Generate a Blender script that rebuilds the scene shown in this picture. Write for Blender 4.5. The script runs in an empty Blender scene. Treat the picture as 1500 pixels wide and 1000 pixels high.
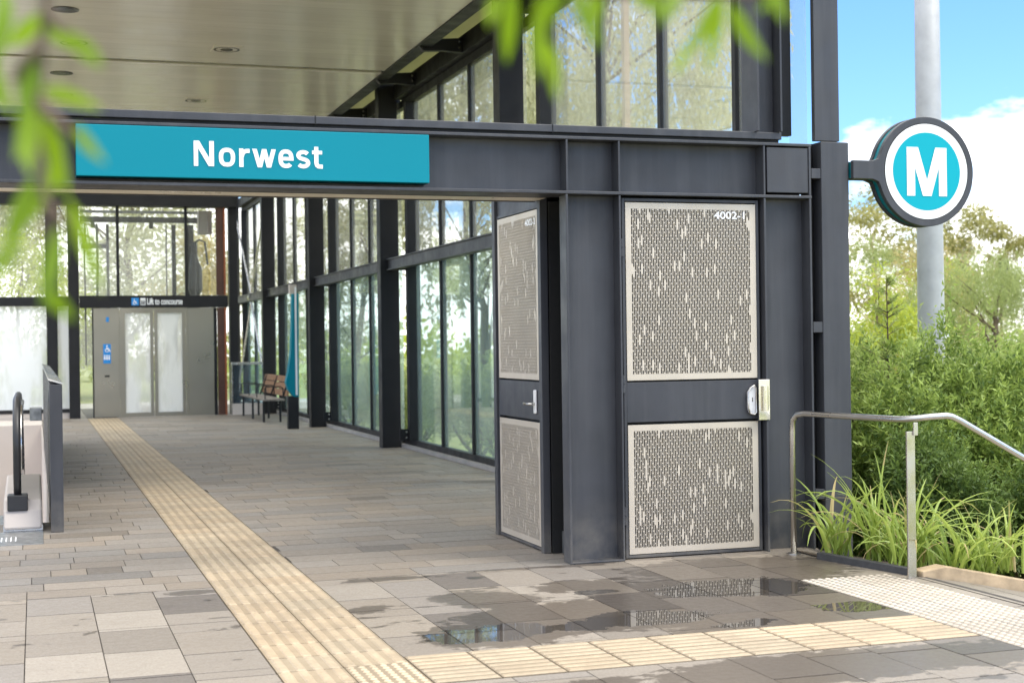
import bpy, math, random
import numpy as np
from mathutils import Vector
C = bpy.context; D = bpy.data
SC = C.scene; COL = SC.collection
rnd = random.Random(7); NR = np.random.RandomState(7)
R = math.radians
# ------------------------------------------------------------------ camera model (photo pixels, 1500 wide)
F = 2140.0; H = 1.5
YAW = math.atan(699 / F); ROLL = R(0.77)
_f = np.array([math.sin(YAW), math.cos(YAW), 0]); _r = np.array([math.cos(YAW), -math.sin(YAW), 0]); _u = np.array([0, 0, 1.0])
CR = math.cos(ROLL) * _r - math.sin(ROLL) * _u; CU = math.cos(ROLL) * _u + math.sin(ROLL) * _r
O = np.array([0, 0, H])
def ray(px, py): return _f + CR * (px - 750) / F + CU * (500 - py) / F
def on_y(px, py, y): d = ray(px, py); return O + d * (y / d[1])
def at_depth(px, py, t): return O + ray(px, py) * t

# ------------------------------------------------------------------ mesh helpers
class MB:
    def __init__(s): s.v = []; s.f = []; s.c = []
    def add(s, vs, fs, tone=None):
        n = len(s.v); s.v += [tuple(map(float, v)) for v in vs]; s.f += [tuple(i + n for i in f) for f in fs]
        s.c += [tone] * len(fs); return s
    def box(s, x0, x1, y0, y1, z0, z1, tone=None):
        vs = [(x0,y0,z0),(x1,y0,z0),(x1,y1,z0),(x0,y1,z0),(x0,y0,z1),(x1,y0,z1),(x1,y1,z1),(x0,y1,z1)]
        return s.add(vs, [(0,3,2,1),(4,5,6,7),(0,1,5,4),(1,2,6,5),(2,3,7,6),(3,0,4,7)], tone)
    def quad(s, a, b, c, d, tone=None): return s.add([a,b,c,d], [(0,1,2,3)], tone)
    def tube(s, pts, rad, seg=8, cap=True, tone=None):
        pts = [np.array(p, float) for p in pts]
        if not hasattr(rad, '__len__'): rad = [rad] * len(pts)
        vs = []; fs = []; up = None
        for i, p in enumerate(pts):
            t = pts[min(i+1, len(pts)-1)] - pts[max(i-1, 0)]; t = t / (np.linalg.norm(t) + 1e-9)
            if up is None: up = np.array([0,0,1.0]) if abs(t[2]) < .9 else np.array([1.0,0,0])
            a = np.cross(t, up); a /= np.linalg.norm(a) + 1e-9; b = np.cross(a, t); up = b
            for k in range(seg):
                w = 2*math.pi*k/seg; vs.append(p + rad[i]*(math.cos(w)*a + math.sin(w)*b))
        for i in range(len(pts)-1):
            for k in range(seg):
                k2 = (k+1) % seg; fs.append((i*seg+k, i*seg+k2, (i+1)*seg+k2, (i+1)*seg+k))
        if cap: fs.append(tuple(range(seg))[::-1]); fs.append(tuple((len(pts)-1)*seg+k for k in range(seg)))
        return s.add(vs, fs, tone)
    def prism(s, poly, axis, a0, a1, tone=None):
        n = len(poly)
        def P(p, a):
            if axis == 'y': return (p[0], a, p[1])
            if axis == 'x': return (a, p[0], p[1])
            return (p[0], p[1], a)
        vs = [P(p, a0) for p in poly] + [P(p, a1) for p in poly]
        fs = [tuple(range(n)), tuple(range(2*n-1, n-1, -1))] + [(i, i+n, (i+1) % n + n, (i+1) % n) for i in range(n)]
        return s.add(vs, fs, tone)
    def disc(s, cx, cz, r, y, n=64, r_in=0):
        if r_in:
            vs = [(cx+q*math.cos(2*math.pi*k/n), y, cz+q*math.sin(2*math.pi*k/n)) for q in (r, r_in) for k in range(n)]
            return s.add(vs, [(k, (k+1) % n, n+(k+1) % n, n+k) for k in range(n)])
        return s.add([(cx+r*math.cos(2*math.pi*k/n), y, cz+r*math.sin(2*math.pi*k/n)) for k in range(n)], [tuple(range(n))])
    def build(s, name, mat, parent=None, bevel=0, smooth=False):
        v = np.array(s.v, dtype=np.float32)
        if parent is not None: v = v - np.array(wloc(parent), dtype=np.float32)
        me = D.meshes.new(name); me.from_pydata(v.tolist(), [], s.f); me.update()
        if any(c is not None for c in s.c):
            at = me.attributes.new('tone', 'FLOAT_COLOR', 'FACE')
            buf = np.ones((len(s.f), 4), dtype=np.float32)
            for i, c in enumerate(s.c):
                if c is not None: buf[i, :3] = c
            at.data.foreach_set('color', buf.ravel())
        me.materials.append(mat)
        o = D.objects.new(name, me); COL.objects.link(o)
        import bmesh
        bm = bmesh.new(); bm.from_mesh(me); bmesh.ops.recalc_face_normals(bm, faces=bm.faces); bm.to_mesh(me); bm.free()
        if smooth:
            for p in me.polygons: p.use_smooth = True
        if parent is not None: o.parent = parent
        if bevel:
            m = o.modifiers.new('edge', 'BEVEL'); m.width = bevel; m.segments = 2; m.limit_method = 'ANGLE'; m.angle_limit = R(50)
        return o
def wloc(o):
    l = Vector(o.location)
    while o.parent: o = o.parent; l += Vector(o.location)
    return l
def tag(o, label=None, cat=None, group=None, kind=None):
    if label: o['label'] = label
    if cat: o['category'] = cat
    if group: o['group'] = group
    if kind: o['kind'] = kind
    return o
def thing(name, loc, label, cat, group=None):
    o = D.objects.new(name, None); o.empty_display_size = .2; COL.objects.link(o); o.location = loc
    return tag(o, label, cat, group)
def copy_tree(o, parent=None):
    c = o.copy(); COL.objects.link(c); c.parent = parent
    for ch in list(o.children): copy_tree(ch, c)
    return c
def rbox(name, mat, parent, b, bevel=0, sheet=False):
    if sheet: return MB().quad((b[0],b[2],b[4]),(b[1],b[2],b[4]),(b[1],b[2],b[5]),(b[0],b[2],b[5])).build(name, mat, parent)   # thin film on glass, held in a frame
    return MB().box(*b).build(name, mat, parent, bevel)

# ------------------------------------------------------------------ materials
class NT:
    def __init__(s, name):
        s.m = D.materials.new(name); s.m.use_nodes = True; s.t = s.m.node_tree; s.n = s.t.nodes; s.n.clear()
        s.out = s.n.new('ShaderNodeOutputMaterial')
    def node(s, typ, ins=None, **kw):
        n = s.n.new(typ)
        for k, v in kw.items(): setattr(n, k, v)
        for k, v in (ins or {}).items():
            i = n.inputs[k]
            if isinstance(v, bpy.types.NodeSocket): s.t.links.new(v, i)
            else: i.default_value = v
        return n
    def math(s, op, a, b=0.0, c=0.0, clamp=False):
        n = s.node('ShaderNodeMath', {0: a, 1: b, 2: c}, operation=op); n.use_clamp = clamp; return n.outputs[0]
    def noise(s, vec, scale, detail=4, rough=.55, dist=0.0):
        return s.node('ShaderNodeTexNoise', {'Vector': vec, 'Scale': scale, 'Detail': detail, 'Roughness': rough, 'Distortion': dist}).outputs['Fac']
    def ramp(s, fac, a, b, lo=0.0, hi=1.0):
        return s.node('ShaderNodeMapRange', {'Value': fac, 'From Min': a, 'From Max': b, 'To Min': lo, 'To Max': hi}).outputs[0]
    def mix(s, fac, a, b, blend='MIX'):
        n = s.n.new('ShaderNodeMix'); n.data_type = 'RGBA'; n.blend_type = blend
        for i, v in ((0, fac), (6, a), (7, b)):
            if isinstance(v, bpy.types.NodeSocket): s.t.links.new(v, n.inputs[i])
            else: n.inputs[i].default_value = v if i == 0 else (*v[:3], 1)
        return n.outputs[2]
    def link(s, a, b): s.t.links.new(a, b)
    def pos(s): return s.node('ShaderNodeNewGeometry').outputs['Position']
    def scaled(s, v, sc): return s.node('ShaderNodeVectorMath', {0: v, 1: sc}, operation='MULTIPLY').outputs[0]
    def bump(s, h, strength=.3, dist=.01): return s.node('ShaderNodeBump', {'Height': h, 'Strength': strength, 'Distance': dist}).outputs[0]

def surf(name, col, rough=.5, metal=0.0, vary=.12, scale=3.0, bump=0.0, bscale=60, streak=0.0, spec=.5, coat=0.0, dirt=0.0):
    t = NT(name); p = t.pos()
    n1 = t.noise(p, scale, 6)
    lo = tuple(c*(1-vary) for c in col); hi = tuple(min(1, c*(1+vary)) for c in col)
    c = t.mix(t.ramp(n1, .3, .7), lo, hi)
    if streak:                                                # run-down weathering marks on upright surfaces
        sn = t.noise(t.scaled(p, (9, 9, .5)), 1.0, 5)
        c = t.mix(t.ramp(sn, .45, .75, 0, streak), c, tuple(x*.95+.03 for x in col))
    if dirt:
        z = t.node('ShaderNodeSeparateXYZ', {0: p}).outputs[2]
        dn = t.math('MULTIPLY', t.ramp(z, .45, 0.0), t.ramp(t.noise(p, 6, 6), .35, .7), clamp=True)
        c = t.mix(t.math('MULTIPLY', dn, dirt), c, (.21,.19,.16))
    r = t.ramp(t.noise(p, scale*2.3, 5), .3, .7, max(.02, rough-.1), min(1, rough+.1))
    b = t.node('ShaderNodeBsdfPrincipled', {'Base Color': c, 'Roughness': r, 'Metallic': metal, 'Specular IOR Level': spec, 'Coat Weight': coat})
    if bump: t.link(t.bump(t.noise(p, bscale, 3), bump, .004), b.inputs['Normal'])
    t.link(b.outputs[0], t.out.inputs[0]); return t.m

M = {}
M['steel'] = surf('charcoal_paint', (.045,.047,.054), .46, vary=.2, scale=2.2, bump=.10, bscale=90, streak=.75, spec=.4, dirt=.6)
M['steel_dark'] = surf('black_steel', (.014,.014,.015), .5, vary=.2, scale=2, spec=.3)
M['black'] = surf('black_void_lining', (.008,.008,.008), .7)
M['alu'] = surf('perforated_plate_paint', (.56,.495,.405), .42, metal=.25, vary=.06, scale=4, streak=.08)
M['teal'] = surf('teal_sign_paint', (.0,.215,.285), .5, vary=.02, scale=1, spec=.2)
M['teal_bright'] = surf('teal_roundel_face', (.0,.36,.455), .5, vary=.01, spec=.2)
M['teal_dark'] = surf('teal_edge', (.0,.20,.24), .4)
M['white'] = surf('white_vinyl', (.86,.87,.88), .4, vary=.01)
M['sign_blue'] = surf('blue_vinyl', (.01,.22,.60), .35, vary=.02)
M['inox'] = surf('brushed_stainless', (.56,.54,.51), .27, metal=1.0, vary=.02, scale=2)
M['inox_panel'] = surf('stainless_lift_panel', (.37,.34,.27), .36, metal=1.0, vary=.02, scale=.4)
M['handle'] = surf('satin_chrome', (.72,.68,.60), .25, metal=1.0, vary=.04)
M['plastic_white'] = surf('white_enamel', (.78,.77,.76), .3, vary=.02)
M['sandstone'] = surf('sandstone_block', (.44,.33,.21), .85, vary=.25, scale=9, bump=.5, bscale=40)
M['soil'] = surf('mulch', (.07,.05,.035), .95, vary=.5, scale=20, bump=.8, bscale=50)
M['timber'] = surf('bench_timber', (.27,.145,.075), .55, vary=.3, scale=7)
M['timber_grey'] = surf('weathered_timber', (.20,.175,.15), .6, vary=.25, scale=7)
M['rust'] = surf('rust_red_cladding', (.075,.032,.02), .6, vary=.25, scale=2.5)
M['rust_edge'] = surf('rust_orange_edge', (.30,.085,.03), .6, vary=.2, scale=3)
M['soffit'] = surf('pale_soffit', (.78,.72,.61), .35, vary=.05, scale=2)
M['tan_post'] = surf('pale_timber', (.55,.40,.28), .6, vary=.2, scale=6)
M['pale_wall'] = surf('pale_render', (.56,.50,.45), .7, vary=.07, scale=1.1)
M['pole'] = surf('galvanised_pole', (.36,.37,.38), .5, metal=.2, vary=.10, scale=5)
M['rubber'] = surf('black_rubber', (.02,.02,.021), .4)
M['bark'] = surf('bark', (.13,.095,.065), .9, vary=.4, scale=8)
M['bark_pale'] = surf('pale_bark', (.36,.31,.25), .85, vary=.3, scale=5)
M['asphalt'] = surf('asphalt', (.055,.055,.057), .85, vary=.15, scale=20)
M['concrete'] = surf('concrete', (.42,.40,.37), .8, vary=.15, scale=3)
M['comb'] = surf('comb_plate_metal', (.30,.31,.31), .38, metal=.8, vary=.3, scale=12)
M['car_paint'] = surf('blue_car_paint', (.03,.10,.28), .25, coat=.6)
M['lens'] = surf('dark_lamp_lens', (.035,.03,.025), .2)
M['grout'] = surf('paver_joint_sand', (.055,.047,.04), .95, vary=.3, scale=12)

def ceiling_mat():
    t = NT('ceiling_boards'); p = t.pos()
    s = t.node('ShaderNodeSeparateXYZ', {0: p})
    fr = t.math('FRACT', t.math('MULTIPLY', s.outputs[1], 1/.30))
    idx = t.math('FLOOR', t.math('MULTIPLY', s.outputs[1], 1/.30))
    wn = t.node('ShaderNodeTexWhiteNoise', {'W': idx}, noise_dimensions='1D').outputs['Value']
    c = t.mix(wn, (.86,.79,.75), (.90,.83,.79))
    c = t.mix(t.ramp(t.noise(t.scaled(p, (.8, 4, 1)), 2, 5), .35, .7), c, (.81,.74,.69))
    line = t.math('LESS_THAN', fr, .02)
    c = t.mix(t.math('MULTIPLY', line, .45), c, (.2,.17,.13))
    wav = t.math('ADD', t.noise(t.scaled(p, (1.2, .12, 1)), 1.5, 3), t.math('MULTIPLY', wn, .25))
    b = t.node('ShaderNodeBsdfPrincipled', {'Base Color': c, 'Roughness': t.ramp(wn, 0, 1, .20, .28), 'Metallic': .1, 'Specular IOR Level': 1.0, 'Normal': t.bump(wav, .35, .02)})
    t.link(b.outputs[0], t.out.inputs[0]); return t.m
M['ceiling'] = ceiling_mat()

def glass_mat(name, tint, haze, haze_col, gl=.9, through=.5):
    t = NT(name); p = t.pos()
    tr = t.node('ShaderNodeBsdfTransparent', {'Color': (*tint, 1)})
    df = t.node('ShaderNodeBsdfTranslucent', {'Color': (*haze_col, 1)}); d2 = t.node('ShaderNodeBsdfDiffuse', {'Color': (*haze_col, 1)})
    dd = t.node('ShaderNodeMixShader', {0: 1-through, 1: df.outputs[0], 2: d2.outputs[0]})
    hz = t.ramp(t.noise(t.scaled(p, (2, 2, .5)), 1.3, 5), .3, .75, haze*.55, haze*1.35)      # dust film, streaked by rain
    m1 = t.node('ShaderNodeMixShader', {0: hz, 1: tr.outputs[0], 2: dd.outputs[0]})
    g = t.node('ShaderNodeBsdfGlossy', {'Color': (1,1,1,1), 'Roughness': .01})
    fr = t.math('MULTIPLY', t.node('ShaderNodeFresnel', {'IOR': 1.5}).outputs[0], gl)
    m2 = t.node('ShaderNodeMixShader', {0: fr, 1: m1.outputs[0], 2: g.outputs[0]})
    t.link(m2.outputs[0], t.out.inputs[0]); return t.m
M['glass'] = glass_mat('clear_glass', (.965,.975,.96), .10, (.93,.93,.88), .5, .75)
M['glass_teal'] = glass_mat('tinted_glass', (.88,.955,.945), .11, (.72,.92,.87), .5, .7)
M['glass_blue'] = glass_mat('balustrade_glass', (.82,.90,.95), .10, (.5,.62,.7), .6)
M['frost'] = glass_mat('frosted_glass', (.95,.97,.97), .96, (.95,.97,.97), .3, .72)
M['frost_door'] = glass_mat('opal_glass', (.95,.95,.94), .99, (.97,.97,.95), .15, .75)

def leaf_mat(name, dark, light, trans=.4, tcol=None, rough=.5, straw=None):
    t = NT(name)
    a = t.node('ShaderNodeAttribute', attribute_name='leaf_age').outputs['Fac']
    c = t.mix(a, dark, light)
    if straw: c = t.mix(t.ramp(a, .86, .95), c, straw)
    tc = tcol or tuple(min(1, x*1.25) for x in light)
    b = t.node('ShaderNodeBsdfPrincipled', {'Base Color': c, 'Roughness': rough, 'Specular IOR Level': .35})
    tl = t.node('ShaderNodeBsdfTranslucent', {'Color': t.mix(.6, c, tc)})
    m = t.node('ShaderNodeMixShader', {0: trans, 1: b.outputs[0], 2: tl.outputs[0]})
    t.link(m.outputs[0], t.out.inputs[0]); return t.m
M['leaf_gum'] = leaf_mat('gum_leaf', (.16,.17,.05), (.42,.39,.15), .4)
M['leaf_pale'] = leaf_mat('pale_gum_leaf', (.30,.31,.16), (.62,.61,.40), .45)
M['leaf_willow'] = leaf_mat('willow_leaf', (.19,.24,.08), (.42,.47,.19), .45)
M['leaf_lime'] = leaf_mat('lime_leaf', (.22,.29,.03), (.50,.55,.09), .45)
M['leaf_gold'] = leaf_mat('golden_grass_leaf', (.34,.28,.11), (.54,.46,.21), .4)
M['leaf_shrub'] = leaf_mat('rosemary_leaf', (.035,.085,.010), (.42,.54,.13), .36)
M['leaf_shrub2'] = leaf_mat('grey_green_leaf', (.10,.16,.035), (.48,.56,.18), .38)
M['leaf_hedge'] = leaf_mat('hedge_leaf', (.045,.09,.02), (.18,.26,.06), .35)
M['leaf_strap'] = leaf_mat('strap_leaf', (.10,.18,.022), (.46,.56,.13), .38, rough=.38, straw=(.46,.36,.17))
M['leaf_near'] = leaf_mat('spring_leaf', (.09,.18,.004), (.26,.38,.02), .5, tcol=(.34,.54,.015), rough=.45)

# wet pavers
def wet_nodes(t, p, dampness=1.0):
    P2 = t.node('ShaderNodeVectorMath', {0: t.node('ShaderNodeVectorMath', {0: t.node('ShaderNodeTexNoise', {'Vector': p, 'Scale': 2.2, 'Detail': 6, 'Roughness': .62}).outputs['Color'], 1: (.5,.5,.5)}, operation='SUBTRACT').outputs[0], 1: (.62,.40,0), 2: p}, operation='MULTIPLY_ADD').outputs[0]
    def blobs(lst):
        best = None
        for cx, cy, rx, ry in lst:
            d = t.node('ShaderNodeVectorMath', {0: P2, 1: (cx, cy, 0)}, operation='SUBTRACT').outputs[0]
            d = t.scaled(d, (1/rx, 1/ry, 0))
            l = t.math('SUBTRACT', 1.0, t.node('ShaderNodeVectorMath', {0: d}, operation='LENGTH').outputs['Value'])
            best = l if best is None else t.math('MAXIMUM', best, l)
        return best
    fine = t.math('MULTIPLY', t.math('SUBTRACT', t.noise(t.scaled(p, (1, 1.7, 1)), 9, 8, .72), .5), 1.35)
    damp = t.math('ADD', blobs([(3.95,7.45,1.05,1.15),(2.9,7.45,.85,.5),(2.25,7.2,.42,.36),(2.5,8.15,.3,.3),(3.2,8.35,.3,.22),(2.55,7.75,.22,.25),(4.4,8.6,.8,.5),(3.3,9.25,.7,.16),(2.1,9.12,.3,.07),(.9,9.08,.18,.09),(.55,9.2,.12,.05),(3.6,5.9,1.1,.3),(2.0,5.95,.5,.12),(1.8,8.1,.15,.1)]), fine)
    pud = t.math('ADD', blobs([(2.22,7.22,.36,.20),(2.75,7.2,.25,.17),(3.12,7.28,.42,.22),(3.98,7.95,.48,.36),(4.75,7.9,.3,.18),(3.55,6.95,.25,.07),(3.15,8.1,.16,.08),(4.35,7.15,.25,.14)]), t.math('MULTIPLY', fine, .6))
    damp = t.math('MAXIMUM', damp, t.math('SUBTRACT', t.math('MULTIPLY', t.math('MULTIPLY', t.ramp(t.noise(t.scaled(p, (.8, 1.7, 1)), 3.2, 7, .62, .3), .60, .80), 1.0), t.ramp(t.node('ShaderNodeSeparateXYZ', {0: p}).outputs[0], .2, 2.0, .35, 1)), .08))
    return t.ramp(damp, 0, .02), t.ramp(pud, .02, .05)
def paver_mat(name, wet=True):
    t = NT(name); p = t.pos()
    tone = t.node('ShaderNodeAttribute', attribute_name='tone').outputs['Color']
    grain = t.noise(p, 75, 4, .8); blotch = t.noise(p, 2.6, 6, .6); mid = t.noise(p, 22, 5, .65)
    c = t.mix(t.ramp(grain, .36, .64, 0, .6), tone, t.mix(1.0, tone, (.42,.40,.38), 'MULTIPLY'))
    c = t.mix(t.ramp(mid, .45, .75, 0, .35), c, t.mix(1.0, tone, (.7,.66,.62), 'MULTIPLY'))
    c = t.mix(t.ramp(blotch, .5, .78, 0, .35), c, (.16,.135,.11))
    vo = t.node('ShaderNodeTexVoronoi', {'Vector': p, 'Scale': 3.1}); spot = t.math('MULTIPLY', t.ramp(t.math('ADD', vo.outputs['Distance'], t.math('MULTIPLY', mid, .05)), .085, .06), t.math('GREATER_THAN', t.node('ShaderNodeSeparateXYZ', {0: vo.outputs['Color']}).outputs[0], .72))
    c = t.mix(t.math('MULTIPLY', spot, .6), c, (.06,.052,.045))
    rough = t.ramp(mid, .3, .7, .48, .66)
    h = t.math('ADD', t.math('MULTIPLY', grain, .7), mid)
    if wet:
        damp, pud = wet_nodes(t, p)
        c = t.mix(t.math('MULTIPLY', damp, .7), c, t.mix(1.0, c, (.30,.27,.25), 'MULTIPLY'))
        c = t.mix(t.math('MULTIPLY', pud, .55), c, (.03,.028,.025))
        rough = t.math('MULTIPLY', t.math('MULTIPLY', rough, t.ramp(damp, 0, 1, 1, .62)), t.ramp(pud, 0, 1, 1, .02))
        st = t.math('MULTIPLY', t.ramp(damp, 0, 1, .32, .2), t.ramp(pud, 0, 1, 1, 0))
    else: st = .3
    nb = t.node('ShaderNodeBump', {'Height': h, 'Strength': st, 'Distance': .004}).outputs[0]
    b = t.node('ShaderNodeBsdfPrincipled', {'Base Color': c, 'Roughness': rough, 'Normal': nb, 'Specular IOR Level': t.ramp(pud, 0, 1, .5, 1.0) if wet else .5})
    t.link(b.outputs[0], t.out.inputs[0]); return t.m
M['paver'] = paver_mat('granite_paver'); M['paver_in'] = paver_mat('granite_paver_indoor', False)
def tactile_mat(name, c0):
    t = NT(name); p = t.pos()
    tone = t.node('ShaderNodeAttribute', attribute_name='tone').outputs['Color']
    c = t.mix(1.0, tone, c0, 'MULTIPLY')
    c = t.mix(t.ramp(t.noise(p, 3.5, 7, .65), .42, .72, 0, .6), c, tuple(x*.50 for x in c0))
    c = t.mix(t.ramp(t.noise(p, 40, 4, .7), .45, .75, 0, .45), c, tuple(x*.5 for x in c0))
    b = t.node('ShaderNodeBsdfPrincipled', {'Base Color': c, 'Roughness': .55, 'Normal': t.bump(t.noise(p, 120, 3), .25, .003)})
    t.link(b.outputs[0], t.out.inputs[0]); return t.m
M['tactile'] = tactile_mat('buff_tactile', (.40,.315,.212)); M['tactile_pale'] = tactile_mat('cream_tactile', (.44,.385,.315))
def lawn_mat():
    t = NT('lawn'); p = t.pos()
    c = t.mix(t.ramp(t.noise(p, .35, 6), .35, .65), (.20,.26,.07), (.36,.36,.14))
    c = t.mix(t.ramp(t.noise(p, 9, 5), .4, .7, 0, .6), c, (.14,.19,.05))
    b = t.node('ShaderNodeBsdfPrincipled', {'Base Color': c, 'Roughness': .95, 'Normal': t.bump(t.noise(p, 30, 4), .8, .05)})
    t.link(b.outputs[0], t.out.inputs[0]); return t.m
M['lawn'] = lawn_mat()

# ------------------------------------------------------------------ ground and paving
def terrain():
    xs = [-220,-120,-60,-30,-14,-7,-6.9,5.32,5.36,6,7,8.5,10,12,15,20,27,35,45,60,90,130,220]
    ys = [-80,-30,-10,0,3,5,7.96,8.0,9,10,12,14,17,20,25,30,37.6,37.7,42,50,60,80,110,160,300]
    def z(x, y):
        if -6.95 < x < 5.33 and y < 37.65: return -3.6
        if y < 7.97: return -.75 if x < 12 else -.75
        if x <= -6.95: return -.2
        if y > 37.6 and x < 8: return -.25
        return -.10 - .75*min(1, max(0, (x-5.3)/3.5)) - .15*math.sin(x*.4+y*.3)*min(1, max(0, (x-6)/5))
    m = MB(); vs = [(x, y, z(x, y)) for y in ys for x in xs]; n = len(xs)
    m.add(vs, [(j*n+i, j*n+i+1, (j+1)*n+i+1, (j+1)*n+i) for j in range(len(ys)-1) for i in range(n-1)])
    tag(m.build('ground', M['lawn']), kind='structure')
terrain()
WARM = [(.29,.25,.203),(.315,.275,.229),(.272,.234,.19),(.325,.287,.241),(.30,.262,.217)]
GREY = [(.262,.227,.188),(.248,.216,.180),(.272,.238,.20),(.256,.228,.199)]
DARK = [(.158,.138,.12),(.17,.15,.131)]
def tone(p_grey, p_dark):
    q = rnd.random(); base = rnd.choice(DARK if q < p_dark else GREY if q < p_dark+p_grey else WARM)
    k = rnd.uniform(.92, 1.08); return tuple(c*k for c in base)
J = .0026; JY = .0055
tag(MB().box(-8, 5.3, -14, 9.2, -.2, -.010).build('pavement_base', M['grout']), kind='structure')
fm = MB(); x = -2.6; ci = 0
def clipx(a, b, y0, y1):
    out = [(a, b)]
    for (c0, c1, d0, d1) in ((1.03, 1.655, 3, 9.2), (1.655, 4.48, 6.22, 6.81), (4.48, 5.1, 3, 8.05)):
        if y1 > d0+.02 and y0 < d1-.02:
            nxt = []
            for (p, q) in out:
                if q <= c0 or p >= c1: nxt.append((p, q)); continue
                if p < c0-.01: nxt.append((p, c0))
                if q > c1+.01: nxt.append((c1, q))
            out = nxt
    return out
cols_left = [1.03-.365*k for k in range(11)][::-1]
cols_right = [1.655+.3535*k for k in range(11)]
for arr in (cols_left, cols_right):
    for ci in range(len(arr)-1):
        a, b = arr[ci], arr[ci+1]
        y = 9.2 - (rnd.random()*.5)
        segs = [(y, 9.2)]
        while y > 2.5: y2 = y-.57; segs.append((y2, y)); y = y2
        for (y0, y1) in segs:
            cuts = [y0] + [c for c in (6.22, 6.81, 8.05) if y0+.02 < c < y1-.02] + [y1]
            tn = tone(.34, .19)
            for q0, q1 in zip(cuts, cuts[1:]):
                for (p, q) in clipx(a, b, q0, q1):
                    if q-p < .02: continue
                    zz = rnd.uniform(-.0008, .0008)
                    fm.box(p+J, q-J, q0+JY, q1-JY, -.02, zz, tn)
tag(fm.build('forecourt_paving', M['paver']), kind='structure')
# ramp beside the kerb, falling away to the right
rm = MB()
for i in range(7):
    for j in range(9):
        xa = 5.2+.36*i; ya = 3.0+.55*j; yb = min(ya+.55, 7.9)
        if ya >= 7.9: continue
        zf = lambda q: 0 if q < 5.3 else -.21*(q-5.3)
        tn = tuple(c*1.0 for c in tone(.7, .1))
        xb = xa+.36
        rm.add([(xa+J,ya+J,zf(xa)),(xb-J,ya+J,zf(xb)),(xb-J,yb-J,zf(xb)),(xa+J,yb-J,zf(xa))], [(0,1,2,3)], tn)
tag(rm.build('ramp', M['paver']), kind='structure')
tag(MB().add([(5.3,2,-.012),(9,2,-.79),(9,7.95,-.79),(5.3,7.95,-.012)], [(0,1,2,3)]).build('ramp_base', M['grout']), kind='structure')
# concourse: coursed pavers of random length
im = MB(); y = 9.2; row = 0
tag(MB().box(.12, 5.3, 9.2, 37.5, -.3, -.010).build('concourse_base', M['grout']), kind='structure')
tag(MB().box(-6.9, .12, 9.2, 13.2, -.3, -.010).build('concourse_base', M['grout']), kind='structure')
while y < 37.3:
    dpt = .285 if y < 20 else .43; y1 = y+dpt
    for (xa, xb) in ((-6, 1.03), (1.655, 5.28)):
        x = xa - rnd.random()*.5
        while x < xb:
            L = rnd.choice([.23, .36, .46, .6, .6, .75]) * (1 if y < 20 else 1.4)
            p, q = max(x, xa), min(x+L, xb)
            if y1 > 13.2: p = max(p, .125)
            if q-p > .03:
                kk_ = rnd.uniform(.86, 1.1) * (.72 if rnd.random() < .045 else 1); ww_ = rnd.uniform(-.012, .012); tn = ((.262+ww_)*kk_, .23*kk_, (.195-ww_)*kk_)
                im.box(p+J, q-J, y+JY, y1-JY, -.02, rnd.uniform(-.0008, .0008), tn)
            x += L
    y = y1
tag(im.build('concourse_paving', M['paver_in']), kind='structure')

def tj(): k = rnd.uniform(.86, 1.08); w = rnd.uniform(-.03, .03); return (k+w, k, k-w)
def bar_tile(m, x0, x1, y0, y1, along, n, tn):
    m.box(x0+.003, x1-.003, y0+.005, y1-.005, -.02, .001, tuple(q*(.80 if along == 'y' else .58) for q in tn))  # grooves darkened, bars lightened: relief shading put into the colour
    wd = (x1-x0) if along == 'y' else (y1-y0)
    for k in range(n):
        c = (k+.5)/n*wd; h = .0045; a = wd/n*.30; b = wd/n*.20; e = .008
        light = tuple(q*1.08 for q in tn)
        if along == 'y':
            m.add([(x0+c-a,y0+e,.001),(x0+c+a,y0+e,.001),(x0+c+a,y1-e,.001),(x0+c-a,y1-e,.001),
                   (x0+c-b,y0+e+.006,.001+h),(x0+c+b,y0+e+.006,.001+h),(x0+c+b,y1-e-.006,.001+h),(x0+c-b,y1-e-.006,.001+h)],
                  [(4,5,6,7),(0,1,5,4),(1,2,6,5),(2,3,7,6),(3,0,4,7)], light)
        else:
            m.add([(x0+e,y0+c-a,.001),(x1-e,y0+c-a,.001),(x1-e,y0+c+a,.001),(x0+e,y0+c+a,.001),
                   (x0+e+.006,y0+c-b,.001+h),(x1-e-.006,y0+c-b,.001+h),(x1-e-.006,y0+c+b,.001+h),(x0+e+.006,y0+c+b,.001+h)],
                  [(4,5,6,7),(0,1,5,4),(1,2,6,5),(2,3,7,6),(3,0,4,7)], light)
def dome_tile(m, x0, x1, y0, y1, n, k, tn):
    m.box(x0+.002, x1-.002, y0+.003, y1-.003, -.02, .001, tuple(q*.60 for q in tn))  # ground between domes toned dark, domes toned up, to paint their shading
    for i in range(n):
        for j in range(k):
            cx = x0+(i+.5)/n*(x1-x0); cy = y0+(j+.5)/k*(y1-y0)
            ring = lambda r, z: [(cx+r*math.cos(q*math.pi/4), cy+r*math.sin(q*math.pi/4), z) for q in range(8)]
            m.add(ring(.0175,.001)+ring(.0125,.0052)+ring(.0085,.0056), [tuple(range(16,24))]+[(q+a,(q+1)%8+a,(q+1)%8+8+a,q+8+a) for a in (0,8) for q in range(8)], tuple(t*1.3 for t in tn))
tm = MB(); y = 31.9
while y > 3.2:
    y0 = y-.3075
    for k in range(2):
        x0 = 1.032+.311*k
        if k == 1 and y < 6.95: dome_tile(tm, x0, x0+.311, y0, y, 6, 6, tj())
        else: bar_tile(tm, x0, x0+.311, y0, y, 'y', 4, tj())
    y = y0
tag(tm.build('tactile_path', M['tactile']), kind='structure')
bmn = MB(); x = 1.657
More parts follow.
